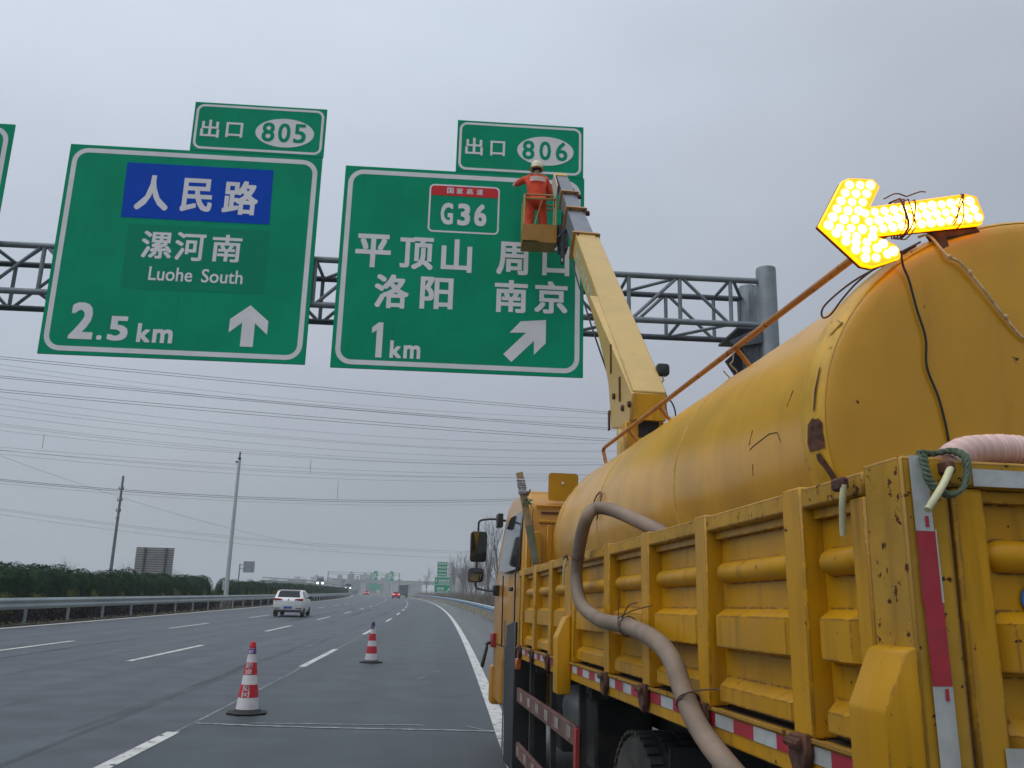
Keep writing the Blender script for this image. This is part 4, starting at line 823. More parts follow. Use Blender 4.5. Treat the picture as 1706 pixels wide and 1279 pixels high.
# ------------------------------------------------------------------ traffic cones
conew = mat('cone_white', (.62, .60, .62), .45, var=.06, scale=14, dirt=.3); coner = mat('cone_red', (.50, .010, .022), .45, var=.08, scale=12, dirt=.15); conev = mat('cone_violet', (.10, .05, .22), .45)
def cone(label, x, y, text, capm, rz):
    t = thing('traffic_cone', label, 'traffic cone', (x, y, .011), (0, 0, rz), 'traffic cones on the lane line')
    ra = lambda z: .148*(1-(z-.06)/.84)+.033*((z-.06)/.84)
    b = MB().prism([(a*math.cos(RAD(k*45+22.5)), a*math.sin(RAD(k*45+22.5))) for k in range(8) for a in (.275,)], 0, .02, 'xy', .006); b.lathe([(.20, .02), (.17, .045), (.152, .056)], 32); b.build('base', black, t)
    MB().lathe([(ra(.05), .05)]+[(ra(.06+.08*i), .06+.08*i) for i in range(11)], 36).build('cone_body', conew, t)
    def bandm(z0, z1, nm, m, off=.003): MB().lathe([(ra(z0)+off*.2, z0-.001), (ra(z0)+off, z0), (ra(z1)+off, z1), (ra(z1)+off*.2, z1+.001)], 36).build(nm, m, t)
    bandm(.205, .365, 'red_band', coner); bandm(.49, .645, 'red_band', coner); bandm(.755, .82, 'top_band', conev)
    MB().lathe([(ra(.83)+.003, .825), (ra(.84)+.004, .84), (.038, .88), (.031, .905), (.015, .915), (.001, .916)], 24).build('cap', capm, t)
    if text:
        mb = MB()
        for ch, zc, h in (('建', .607, .066), ('设', .53, .066), ('集', .325, .070), ('团', .245, .070)):
            v, f = glyph(ch, .012); vs = []
            for a, c, e in v:
                z = zc+(c-.5)*h; th = (a-.5)*h*1.4/ra(z)-math.pi/2-.25; rr = ra(z)+.0065-e; vs.append((rr*math.cos(th), rr*math.sin(th), z))
            MB().add(vs, f).build('lettering', conew, t, smooth=0)
    mb = MB()                                        # small folded-ribbon emblem on the top band
    for q in ([(-.35, .775), (-.1, .775), (-.05, .80), (-.3, .80)], [(-.32, .765), (-.02, .765), (-.0, .773), (-.30, .773)], [(.05, .765), (.18, .765), (.32, .808), (.18, .808)]):
        mb.add([((ra(z)+.0065)*math.cos(-math.pi/2-.25+a*1.6), (ra(z)+.0065)*math.sin(-math.pi/2-.25+a*1.6), z) for a, z in q], [(0, 1, 2, 3)])
    mb.build('emblem', conew, t, smooth=0)
cone('nearer red and white traffic cone with writing on its bands and a red cap', -2.663, 12.40, True, coner, .12)
cone('farther red and white traffic cone with a dark cap, standing by a lane dash', -1.831, 21.30, False, mat('cone_dark_cap', (.03, .02, .05), .5), 1.1)

# ------------------------------------------------------------------ vehicles on the road
def car(name, label, s, off, paintm, L=4.6, W=1.82, H=1.55, yaw=0., lit=None, lab_cat='car', facing=1):
    p = road(off, s, .012); t = thing(name, label, lab_cat, p, (0, 0, K*s+yaw+(0 if facing > 0 else math.pi)))
    # stations rear to front: y, sill z, belt z, belt half width, roof z, roof half width
    ST = [(-L/2, .42, .86, .40, .87, .39), (-L/2+.06, .34, 1.0, .46, 1.02, .44), (-L/2+.22, .30, 1.05, .49, 1.12, .45), (-L/2+.55, .28, 1.06, .50, H-.05, .395), (-L/2+1.0, .26, 1.05, .50, H, .385), (-.1, .24, 1.03, .50, H, .385), (.55, .24, 1.01, .50, H-.1, .38), (1.25, .26, .98, .495, 1.06, .42), (L/2-.35, .28, .88, .47, .90, .42), (L/2-.08, .32, .74, .42, .76, .38), (L/2, .40, .64, .36, .65, .33)]
    vs = []; n = 10
    for y, z0, zb, wb, zr, wr in ST:
        wb *= W; wr *= W
        ring = [(wb*.90, z0), (wb*1.0, (z0+zb)*.5-.05), (wb*1.0, zb-.12), (wb*.965, zb), (wr, zr-.03), (wr*.8, zr), (-wr*.8, zr), (-wr, zr-.03), (-wb*.965, zb), (-wb*1.0, zb-.12), (-wb, (z0+zb)*.5-.05), (-wb*.90, z0)]
        vs += [(x, y, z) for x, z in ring]
    n = 12; fs = [(i*n+j, i*n+(j+1) % n, (i+1)*n+(j+1) % n, (i+1)*n+j) for i in range(len(ST)-1) for j in range(n)]+[tuple(range(n)), tuple((len(ST)-1)*n+j for j in range(n))]
    MB().add(vs, fs).build('body', paintm, t, smooth=50)
    rw = [(-.36, 1.13), (.36, 1.13), (.315, H-.10), (-.315, H-.10)]
    yz = lambda z: -L/2+.22+(z-1.12)*(.33/(H-.17))-.016
    MB().add([(x*W, yz(z), z) for x, z in rw], [(0, 1, 2, 3)]).build('rear_window', glass, t, smooth=0)
    for sx in (-1, 1):
        MB().add([(sx*(.492*W), -L/2+.62, 1.10), (sx*.494*W, .9, 1.06), (sx*.41*W, .50, H-.14), (sx*.408*W, -L/2+1.0, H-.10), (sx*.415*W, -L/2+.72, 1.44)], [(0, 1, 2, 3, 4)]).build('side_window', glass, t, smooth=0)
        lm = lit if lit else mat('tail_lens', (.32, .012, .02), .2, var=.1)
        MB().prism([(sx*.455*W, .93), (sx*.20*W, .965), (sx*.19*W, 1.01), (sx*.30*W, 1.055), (sx*.475*W, 1.06)], -L/2-.004, -L/2+.3, 'xz', .01).build('tail_lamp', lm, t)
        for y in (-L/2+.82, L/2-.92):
            wh = MB().lathe([(.18, -.1), (.30, -.11), (.335, -.08), (.335, .08), (.30, .11), (.18, .1)], 24, (sx*(W/2-.13), y, .335), 'x').build('wheel', tyre, t); MB().lathe([(.02, -.04*1), (.19, -.08), (.19, .08), (.02, .04)], 20, (sx*(W/2-.13), y, .335), 'x').build('rim', chrome, wh)
        MB().box(sx*(W/2+.06)-.1, sx*(W/2+.06)+.1, .55, .68, 1.04, 1.18, .03).build('wing_mirror', blackp, t)
    MB().box(-W*.43, W*.43, -L/2-.015, -L/2+.3, .27, .42, .03).build('bumper_skirt', blackp, t)
    MB().box(-.24, .24, -L/2-.022, -L/2, .47, .60).build('number_plate', mat('blue_plate', (.02, .09, .33), .4), t)
    mb = MB()
    for sx in (-1, 1): mb.box(sx*.62-.16, sx*.62+.16, -L/2-.012, -L/2+.02, .47, .52, .008)
    mb.build('reflector', mat('dark_trim', (.03, .03, .032), .5), t)
    MB().lathe([(.001, -L/2-.008), (.05, -L/2-.008), (.05, -L/2+.01)], 16, (0, 0, .99), 'y').build('emblem', chrome, t)
    MB().box(-.6, .6, -L/2+.40, -L/2+.62, 1.515, 1.545, .012).build('spoiler', paintm, t)
    return t
whitep = mat('white_car_paint', (.66, .66, .66), .25, var=.03, scale=2, coat=.5)
redp = mat('red_car_paint', (.42, .012, .018), .25, var=.05, coat=.5)
brake = mat('lit_brake_lamp', (.8, .1, .1), .3, emit=(1, .12, .12), estr=4)
car('passenger_car', 'white hatchback with a blue number plate driving away in the second lane', 55.8, -9.15, whitep, yaw=.03)
car('passenger_car', 'small far red car with lit tail lamps, driving just ahead of the dark lorry', 205, -4.6, redp, lit=brake)
car('passenger_car', 'tiny distant red car, the farthest car ahead left of the dark lorry', 345, -9.6, redp, lit=brake)
lb_ = road(-.9, 262, .012); lo = thing('lorry', 'distant dark box lorry driving ahead in the right lane', 'lorry', lb_, (0, 0, K*262))
MB().box(-1.22, 1.22, -4, 3.2, 1.0, 3.5, .03).build('cargo_box', mat('lorry_grey', (.07, .07, .085), .6, var=.1), lo); MB().box(-1.15, 1.15, 3.4, 5.2, .8, 2.9, .15).build('cab', redp, lo)
MB().box(-1.1, 1.1, -4, 5, .6, .99).build('frame', chassis, lo)
for y in (-3, -1.8, 4.2):
    for x in (-1, 1): MB().lathe([(.5, -.14), (.5, .14)], 18, (x, y, .5), 'x').build('wheel', tyre, lo)
lamp_on = mat('lit_headlamp', (1, 1, 1), .3, emit=(1, .98, .95), estr=3.5)
def oncoming(label, x, y, z, sc=1.):
    t = thing('oncoming_lorry', label, 'lorry', (x, y, z), (0, 0, .15))
    MB().box(-1.2, 1.2, -.8, .9, .45, 2.7, .15).box(-1.22, 1.22, 1.1, 8, .9, 3.1, .03).build('body', mat('lorry_pale', (.22, .23, .26), .5), t); MB().box(-1.05, 1.05, -.83, -.7, 1.5, 2.4, .03).build('windscreen', glass, t)
    for sx in (-1, 1): MB().lathe([(.001, -.92), (.25*sc, -.92), (.28*sc, -.8)], 14, (sx*.85, 0, .85), 'y').build('headlamp', lamp_on, t)
    for yy in (0, 5.5):
        for sx in (-1, 1): MB().lathe([(.5, -.14), (.5, .14)], 16, (sx*1.02, yy, .5), 'x').build('wheel', tyre, t)
# ------------------------------------------------------------------ guardrails
def wbeam(off, s0, s1, z0, z1, face, thick=.085):
    n = 13; prof = []
    for i in range(n): t = i/(n-1); prof.append((face*thick*(.5-.5*math.cos(t*4*math.pi))*.9, z0+(z1-z0)*t))
    S = srange(s0, s1); vs = []
    for s in S:
        o = off(s) if callable(off) else off
        for d, z in prof: vs.append(road(o+d, s, z))
        for d, z in prof[::-1]: vs.append(road(o+d-face*.006, s, z))
    m = 2*n; return MB().add(vs, [(i*m+j, i*m+(j+1) % m, (i+1)*m+(j+1) % m, (i+1)*m+j) for i in range(len(S)-1) for j in range(m)])
GO = EL-.55
g = thing('guardrail', 'long pale zinc guardrail along the planted median left of the motorway', 'guardrail', road(GO, 24))
bs = g.location.copy(); wbeam(GO, 14, 420, .60, 1.03, 1).build('beam', galv, g, bs, 60)
for k in range(96):
    p = road(GO-.12, 16+4*k); MB().bar(p, p+Vector((0, 0, .98)), .065, 10).build('post', galv, g, bs)
g = thing('guardrail', 'short pale guardrail end in front of the median bushes at the left edge', 'guardrail', road(GO-1.5, 33)); bs = g.location.copy()
wbeam(GO-1.5, 20, 38.3, 1.36, 1.52, 1, .05).build('beam', galv, g, bs, 60)
for s in (25., 31., 37.2): p = road(GO-1.6, s); MB().tube([p, p+Vector((0, 0, 1.45))], .05, 10).build('post', galv, g, bs)
g = thing('guardrail', 'guardrail with a blue and white beam curving along the right shoulder ahead of the truck', 'guardrail', road(3.1, 60)); bs = g.location.copy()
bluew = mat('pale_blue_beam', (.36, .46, .52), .45, .2, var=.1, scale=1); blueb = mat('blue_beam', (.035, .16, .36), .45, var=.15, scale=1)
wbeam(lambda s: guard_off(s), 12, 420, .70, .90, -1).build('beam', bluew, g, bs, 60); wbeam(lambda s: guard_off(s)-.004, 12, 420, .58, .70, -1, .05).build('lower_beam', blueb, g, bs, 60)
beigep = mat('weathered_beige', (.30, .27, .19), .8, var=.25, scale=2, streak=.6)
MBw = MB(); S = srange(12, 420); vs = []
for s in S:
    o = guard_off(s)
    for d, z in ((.10, -.05), (.10, .5), (.26, .5), (.26, -.05)): vs.append(road(o+d, s, z))
MBw.add(vs, [(i*4+j, i*4+(j+1) % 4, i*4+4+(j+1) % 4, i*4+4+j) for i in range(len(S)-1) for j in range(4)]).build('kerb_wall', beigep, g, bs, 30)
for k in range(96):
    s = 14+2.5*k if k < 60 else 164+6*(k-60); p = road(guard_off(s)+.03, s); MB().box(p.x-.035, p.x+.035, p.y-.06, p.y+.06, 0, .86, .006).build('post', mat('pale_post', (.44, .42, .33), .7, var=.2, scale=5), g, bs)

# ------------------------------------------------------------------ plants of the median
def leafmat(name, c, var=.45):
    m = mat(name, c, .8, var=var, scale=3.5, spec=.08); return m
hedge = leafmat('hedge_leaf', (.015, .042, .015)); hedge2 = leafmat('hedge_leaf_brown', (.015, .035, .012)); lowm = leafmat('low_shrub_leaf', (.07, .08, .02)); maroon = leafmat('maroon_leaf', (.035, .02, .028))
def leaves(mb, pts, size, flat_=.5):
    for p, nrm in pts:
        u = Vector((random.gauss(0, 1), random.gauss(0, 1), random.gauss(0, 1)))+nrm*1.2; u.normalize(); v = u.orthogonal().normalized(); v = Matrix.Rotation(random.uniform(0, 6.28), 3, u) @ v; w_ = u.cross(v); a = size*random.uniform(.6, 1.4)
        mb.add([p-v*a, p+w_*a*flat_, p+v*a, p-w_*a*flat_], [(0, 1, 2, 3)])
def bush_mesh(seed, rx, ry, h, n, size, squared=3.6, name='crown', m=hedge):
    random.seed(seed); mb = MB(); pts = []
    ph = [random.uniform(0, 6.28) for _ in range(6)]
    def rad(d):                                       # clipped box-like shape with lumps
        q = (abs(d.x)**squared+abs(d.y)**squared+abs(d.z)**squared)**(-1/squared)
        return q*(1+.07*math.sin(3*d.x*2+ph[0])+.06*math.sin(7*d.y+ph[1])+.05*math.sin(6*d.z+ph[2]+2*d.x))
    core = bmesh.new(); bmesh.ops.create_icosphere(core, subdivisions=3, radius=1)
    for v in core.verts: d = v.co.normalized(); k = rad(d)*.86; v.co = Vector((d.x*k*rx, d.y*k*ry, h*.5+d.z*k*h*.5))
    mb.bm(core)
    for i in range(n):
        d = Vector((random.gauss(0, 1), random.gauss(0, 1), random.gauss(0, 1))).normalized(); k = rad(d)*random.uniform(.90, 1.015)
        pts.append((Vector((d.x*k*rx, d.y*k*ry, h*.5+d.z*k*h*.5)), d))
    leaves(mb, pts, size); me_o = mb.build(name, m, smooth=0); me = me_o.data; bpy.data.objects.remove(me_o); return me
BUSH = [bush_mesh(i, 1.53, 1.0, 2.14, 6500, .042, m=(hedge if i != 2 else hedge2)) for i in range(4)]
STEM = MB()
for a in range(5): STEM.bar((0, 0, 0), (.3*math.cos(a*1.26), .3*math.sin(a*1.26), .7), .03, 6)
so_ = STEM.build('stem', mat('bark', (.06, .045, .035), .9, var=.3, scale=12)); STEMD = so_.data; bpy.data.objects.remove(so_)
LOW = [bush_mesh(20+i, .55, .5, .85, 500, .05, 2.2, m=lowm) for i in range(2)]
def plant(me, name, label, cat, p, rz, sc, group, stem=True):
    t = thing(name, label, cat, p, (0, 0, rz), group); t.scale = sc
    link('crown', me, t)
    if stem: link('stem', STEMD, t)
    return t
random.seed(77)
s = 27.; k = 0
while s < 330:
    if not 70.2 < s < 75.4:
        near = s < 70.2
        zs = (1.03+random.uniform(-.05, .05)) if near else .96+random.uniform(-.05, .05)
        plant(BUSH[k % 4], 'hedge_bush', 'dark green clipped bush in the row along the median behind the zinc guardrail', 'bush', road(EL-2.35+random.uniform(-.1, .1), s, .03), random.choice((0, math.pi))+math.pi/2+K*s+random.uniform(-.05, .05), (random.uniform(.9, 1.1), random.uniform(.96, 1.03), zs), 'clipped bushes of the median')
        if s < 150: plant(LOW[k % 2], 'low_shrub', 'low yellowish green shrub between the guardrail and the dark clipped bushes', 'shrub', road(EL-1.72+random.uniform(-.1, .1), s+1.5+random.uniform(-.3, .3), .03), random.uniform(0, 6), (1.2, 1.3, random.uniform(1.4, 1.8)), 'low shrubs of the median', False)
    s += random.uniform(3.1, 3.5); k += 1
random.seed(31); mb = MB(); pts = []
for i in range(15000):
    s = 24+(random.random()**1.6)*170; pts.append((road(EL-.90-random.random()*.6, s, .03+random.random()**1.2*.62), Vector((0, 0, 1))))
leaves(mb, pts, .07); struct(mb.build('undergrowth', maroon, smooth=0), 'stuff')
mb = MB(); pts = []
for i in range(5000):
    s = 20+(random.random()**1.5)*200; pts.append((road(EL-.5-random.random()*.5, s, .0+random.random()**2*.14), Vector((0, 0, 1))))
leaves(mb, pts, .06); struct(mb.build('grass', mat('verge_weed', (.09, .085, .035), .8, var=.5, scale=1), smooth=0), 'stuff')

# ------------------------------------------------------------------ bare trees and brush
twig = mat('bare_twig', (.10, .085, .075), .9, var=.3, scale=2); barkm = mat('tree_bark', (.11, .095, .08), .9, var=.3, scale=4)
def tree_meshes(seed, H, spread, poplar):
    random.seed(seed); tk_, cr_ = MB(), MB()
    def grow(p, d, ln, r, lv):
        pts = [p]; q = p.copy(); dd = d.copy()
        for i in range(3):
            dd = (dd+Vector((random.gauss(0, .1), random.gauss(0, .1), random.gauss(0, .06)+(.10 if poplar else .04)))).normalized(); q = q+dd*ln/3; pts.append(q.copy())
        (tk_ if lv < 2 else cr_).tube(pts, [r, r*.8, r*.62, r*.45], 6 if lv < 2 else 3, caps=False)
        if lv >= 4: return
        nb = (9, 5, 4, 3)[lv]
        for i in range(nb):
            t = random.uniform(.28, 1) if lv == 0 else random.uniform(.2, 1); k = min(2, int(t*3)); c = pts[k].lerp(pts[k+1], t*3-k); a = random.uniform(0, 6.28); e = random.uniform(.35, .8)*spread
            u = dd.orthogonal().normalized(); u = Matrix.Rotation(a, 3, dd) @ u; grow(c, (dd*math.cos(e)+u*math.sin(e)).normalized(), ln*random.uniform(.38, .62), r*.42, lv+1)
    grow(Vector((0, 0, -.3)), Vector((0, 0, 1)), H*.8, H*.014, 0)
    a = tk_.build('trunk', barkm); b = cr_.build('crown', twig, smooth=0); da, db = a.data, b.data; bpy.data.objects.remove(a); bpy.data.objects.remove(b); return da, db
TREES = [tree_meshes(1, 9, .55, True), tree_meshes(2, 10, .6, True), tree_meshes(3, 8, .95, False), tree_meshes(4, 9, .85, False)]
def tree(i, p, h, label, group):
    t = thing('bare_tree', label, 'tree', p, (0, 0, random.uniform(0, 6.28)), group); t.scale = (h, h, h*random.uniform(.9, 1.15)); link('trunk', TREES[i][0], t); link('crown', TREES[i][1], t)
random.seed(12)
for k in range(46):
    s = 62+k*5.6+random.uniform(-2, 2); tree(random.choice((0, 0, 1, 1, 2)), road(guard_off(s)+random.uniform(4.5, 24), s, -.35), random.uniform(.75, 1.15), 'leafless tree in the hazy row beyond the right guardrail', 'leafless trees beyond the right guardrail')
for k in range(26):
    a = [(-60, 135), (-75, 150), (-47, 132), (-50, 150), (-44, 140)]
    if k < 5: x, y = a[k]
    else: x, y = random.uniform(-170, -30)*1.6, random.uniform(190, 420)
    tree(random.choice((2, 3, 3)), (x, y, -.35), random.uniform(.55, .8) if y > 160 else random.uniform(.42, .55), 'leafless tree on the plain left of the motorway, behind the median bushes', 'leafless trees on the left plain')
mb = MB(); random.seed(15)
for i in range(5200):
    s = 55+random.random()*260; p = road(guard_off(s)+2.6+random.random()**1.5*14, s, -.35); h = random.uniform(.8, 2.9); l = Vector((random.gauss(0, .22), random.gauss(0, .22), 1))*h; wv = Vector((.035, 0, 0))
    mb.add([p-wv, p+wv, p+l], [(0, 1, 2)])
struct(mb.build('undergrowth', mat('dry_brush', (.13, .105, .08), .9, var=.4, scale=.4), smooth=0), 'stuff')

# ------------------------------------------------------------------ masts, wires, far signs
polem = mat('pole_white', (.42, .43, .44), .5, .1, var=.08, scale=2, streak=.2)
mp_ = road(EL-1.5, 73.0, 0); t = thing('camera_mast', 'tall pale tapering mast standing in the median behind the guardrail', 'mast', mp_); t.scale = (1.05, 1.05, 1.05)
MB().lathe([(.17, 0), (.165, 2), (.115, 11.3), (.11, 11.35)], 16).build('pole', polem, t); MB().lathe([(.13, 11.35), (.13, 11.5), (.06, 11.55), (.06, 11.8), (.09, 11.82), (.05, 11.95), (.0, 12.0)], 12).box(-.28, .0, -.06, .06, 11.1, 11.22).build('camera_head', blackp, t); MB().box(-.35, .35, -.35, .35, 0, .45, .03).build('plinth', mat('concrete', (.3, .3, .29), .9, var=.15, scale=6), t)
MB().box(-.3, -.17, -.1, .1, 1.3, 2.0, .01).build('control_box', polem, t)
t = thing('utility_pole', 'dark concrete utility pole carrying wires beyond the median bushes, left of the ribbed sign back', 'utility pole', (-35, 93, -.35))
MB().lathe([(.19, 0), (.11, 13.0), (.0, 13.05)], 12).build('pole', mat('pole_concrete', (.14, .14, .145), .9, var=.15, scale=3), t)
mb = MB()
for z, l in ((11.6, .55), (10.4, .55), (9.3, .5), (8.6, .4)): mb.box(-l*.55, l*.4, -.05, .05, z, z+.09)
mb.build('crossarm', chassis, t)
mb = MB()
for z, l in ((11.6, .55), (10.4, .55), (9.3, .5)):
    for x in (-l*.5, l*.35): mb.lathe([(.04, z+.09), (.06, z+.14), (.03, z+.2), (.06, z+.25), (.02, z+.32)], 8, (x, 0, 0))
mb.build('insulator', mat('insulator', (.10, .09, .09), .3), t)
wire_m = mat('wire_alloy', (.055, .058, .065), .6, .3); wire_f = mat('wire_hazed', (.19, .20, .22), .7)  # second one is paler: haze on the faint wires put into the colour
WIRES = [((-69.3, 130, 34.35), (-26.2, 150, 36.35), (30.8, 170, 38.11), 0), ((-69.2, 130, 33.98), (-26.1, 150, 35.88), (30.8, 170, 37.74), 0), ((-69.1, 130, 33.12), (-26.0, 150, 33.69), (30.8, 170, 36.83), 1),
 ((-68.8, 130, 31.37), (-25.9, 150, 33.05), (30.8, 170, 34.85), 0), ((-68.8, 130, 31.09), (-25.9, 150, 32.72), (30.8, 170, 34.48), 0),
 ((-84.3, 160, 35.68), (-30.9, 180, 36.76), (36.3, 200, 38.04), 0), ((-84.2, 160, 35.24), (-30.8, 180, 36.12), (36.3, 200, 37.53), 0), ((-84.0, 160, 34.18), (-30.6, 180, 33.61), (36.3, 200, 37.03), 1), ((-83.5, 160, 30.84), (-30.3, 180, 30.16), (36.3, 200, 33.38), 1),
 ((-83.2, 160, 29.34), (-30.2, 180, 28.78), (36.3, 200, 32.66), 1), ((-83.0, 160, 28.08), (-30.2, 180, 28.03), (36.3, 200, 31.95), 1), ((-98.0, 189, 29.34), (-35.0, 210, 29.95), (41.7, 230, 33.89), 1), ((-97.8, 189, 27.88), (-34.8, 210, 27.66), (41.7, 230, 32.75), 1),
 ((-96.9, 190, 22.60), (-34.4, 210, 22.54), (14.3, 230, 26.35), 0), ((-96.9, 189, 22.22), (-34.4, 210, 22.11), (14.3, 230, 25.87), 0), ((-121.2, 240, 20.36), (-41.6, 260, 14.74), (14.7, 275, 14.41), 1), ((-121.1, 240, 19.92), (-41.5, 260, 14.22), (14.7, 275, 13.85), 1), ((-89.3, 240, 24.09), (-65.4, 260, 18.27), (-43.9, 275, 14.69), 1)]
for i_, dz in ((2, -.9), (7, -1.6), (8, 1.5), (9, -.5), (11, -.9), (12, 1.0), (13, -1.1), (15, -2.0)):   # finer wires of the same spans
    a_, b_, c_, _ = WIRES[i_]; WIRES.append(tuple((q[0]+.4, q[1], q[2]+dz*k) for q, k in ((a_, .8), (b_, 1), (c_, 1.1)))+(1,))
def lag(a, b, c, x):
    def p(i):
        xa, xb, xc = a[0], b[0], c[0]
        return a[i]*(x-xb)*(x-xc)/((xa-xb)*(xa-xc))+b[i]*(x-xa)*(x-xc)/((xb-xa)*(xb-xc))+c[i]*(x-xa)*(x-xb)/((xc-xa)*(xc-xb))
    return Vector((x, p(1), p(2)))
WO = []
for i, (a, b, c, pale) in enumerate(WIRES):
    r = (.022 if pale else .038)*b[1]/180*1.25; x0, x1 = a[0]-25, c[0]+(25 if i < 13 else 8); base = Vector(b)
    t = thing('power_line', 'thin overhead wire of the bundle crossing high above the motorway', 'wire', base, None, 'overhead wires across the sky')
    MB().tube([lag(a, b, c, x0+(x1-x0)*k/30) for k in range(31)], r, 5).build('wire', wire_f if pale else wire_m, t, base); WO.append((t, base))
for i, p, q in ((10, (-76.58, 163, 28.2), (-76.56, 163, 25.6)), (10, (-30.7, 182, 28.0), (-30.7, 182, 25.2)), (12, (-28.3, 208, 26.9), (-28.2, 208, 22.6))):
    t, base = WO[i]; MB().bar(p, q, .045, 6).build('spacer', wire_m, t, base)
ribs = mat('ribbed_sign_back', (.30, .30, .28), .55, .3, var=.12, scale=1.5)
t = thing('ribbed_sign', 'back of a large sign with horizontal ribs on two posts, rising behind the median bushes', 'sign', (-33.1, 100, -.35))
MB().box(-2.05, 2.05, -.02, .04, 2.95, 6.02).build('panel', mat('sign_back_gap_shade', (.11, .11, .105), .6, var=.12), t)  # panel darker than its ribs: shade of the gaps put into the colour
for k in range(12): MB().box(-2.06, 2.06, -.09, -.021, 3.0+.252*k, 3.15+.252*k).build('rib', ribs, t)
for x in (-1.05, 1.25): MB().bar((x, -.22, 0), (x, -.22, 6.0), .12, 10).build('post', steeld, t)
t = thing('small_sign', 'small grey sign seen from behind on a bent post beyond the white mast', 'sign', (-30.85, 130, -.35))
MB().box(.5, 2.1, -.03, .03, 4.08, 5.68, .02).build('panel', mat('grey_sign_back', (.24, .25, .28), .6, var=.1, scale=2), t)
MB().bar((0, 0, 0), (0, 0, 5.25), .09, 10).bar((0, .05, 5.15), (.55, .05, 5.15), .05).bar((0, .05, 4.6), (.55, .05, 4.6), .05).build('post', steel, t)
# green roadside double sign
fs = 205; t = thing('roadside_sign', 'pair of green sign panels stacked on posts beside the right guardrail far ahead', 'road sign', (-2.3, fs, -.35))
for z0, z1, x0, x1 in ((5.55, 8.95, -1.45, .95), (1.95, 5.5, -1.95, 1.75)):
    p = MB().box(x0, x1, -.04, .04, z0, z1).build('panel', signg, t)
    border(x0+.06, x1-.06, z0+.06, z1-.06, .06, .12, -.045, 'border', signw, p, (0, 0, 0))
mb = MB(); random.seed(6)
mb.add([(-1.9, -.046, 3.75), (1.7, -.046, 3.75), (1.7, -.046, 3.83), (-1.9, -.046, 3.83)], [(0, 1, 2, 3)])
for q in ([(1.15, 2.35), (1.45, 2.65), (1.55, 2.55), (1.6, 3.0), (1.2, 2.95), (1.3, 2.8), (1.05, 2.5)], [(-1.5, 4.2), (-1.4, 4.2), (-1.4, 4.7), (-1.3, 4.7), (-1.45, 5.1), (-1.6, 4.7), (-1.5, 4.7)]): mb.add([(a, -.046, b) for a, b in q], [tuple(range(len(q)))])
for z, x0, n, h in ((4.35, -.95, 6, .6), (3.95, -.95, 9, .2), (2.6, -1.3, 4, .6), (2.15, -1.2, 7, .2), (8.3, -1.2, 5, .35), (7.5, -1.2, 6, .4), (6.7, -1.1, 6, .35), (5.95, -1.2, 5, .3)):
    for k in range(n):
        w0 = (2.3 if z > 5.6 else 2.5)/max(n, 6); x = x0+k*w0; mb.add([(x, -.046, z), (x+w0*.72, -.046, z), (x+w0*.72, -.046, z+h*.28), (x, -.046, z+h*.28)], [(0, 1, 2, 3)]); mb.add([(x+w0*.1, -.046, z+h*.45), (x+w0*.66, -.046, z+h*.45), (x+w0*.66, -.046, z+h), (x+w0*.1, -.046, z+h)], [(0, 1, 2, 3)])
mb.build('far_lettering', signw, t, smooth=0)
MB().bar((1.95, .12, 0), (1.95, .12, 8.9), .14, 10).bar((.9, .12, 8.5), (1.95, .12, 8.5), .08).bar((.9, .12, 6.1), (1.95, .12, 6.1), .08).build('post', steel, t)
for x in (-1.2, 1.2): MB().bar((x, .14, 0), (x, .14, 5.4), .1, 8).build('post', steel, t)
# far gantry with two green signs
gs = 405; c = road(0, gs); t = thing('far_gantry', 'distant gantry carrying two small green signs over the motorway', 'gantry', c)
for z in (8.6, 9.5): MB().bar((-24, 0, z), (8, 0, z), .10, 8).build('chord', steel, t)
for x in (-24, 8): MB().bar((x, 0, 0), (x, 0, 9.8), .2, 10).build('column', steel, t)
for k, (x0, x1) in enumerate(((-5.2, -1.6), (1.9, 5.6))):
    tt = thing('direction_sign', ['left one of the two small green signs on the distant gantry', 'right one of the two small green signs on the distant gantry'][k], 'road sign', c+Vector(((x0+x1)/2, -.3, 5.9)))
    hw = (x1-x0)/2; p = MB().box(-hw, hw, -.05, .05, 0, 3.7).build('panel', signg, tt); MB().box(-hw*.1, hw*.85, -.05, .05, 3.72, 4.5).build('exit_panel', signg, tt)
    border(-hw+.08, hw-.08, .08, 3.62, .12, .2, -.06, 'border', signw, tt, (0, 0, 0)); mb = MB()
    for z, n in ((2.5, 3), (1.6, 4), (.7, 2)):
        for q in range(n): x = -hw*.6+q*.72; mb.add([(x, -.06, z), (x+.5, -.06, z), (x+.5, -.06, z+.6), (x, -.06, z+.6)], [(0, 1, 2, 3)])
    mb.build('far_lettering', signw, tt, smooth=0)
for i, (x, y, z0, wd, lab) in enumerate(((-12, 520, 2.5, 7, 'dull green sign low on the horizon beneath the far gantry'), (10.5, 470, 1.9, 5.5, 'dull green sign low on the horizon right of the distant lorry'))):
    x = (-45, -3)[i]; t = thing('roadside_sign', lab, 'road sign', (x, y, -.35)); MB().box(-wd/2, wd/2, -.05, .05, z0, z0+3.4).build('panel', signg, t)
    for q in (-wd*.3, wd*.3): MB().bar((q, .15, 0), (q, .15, z0+3.2), .12, 8).build('post', steel, t)

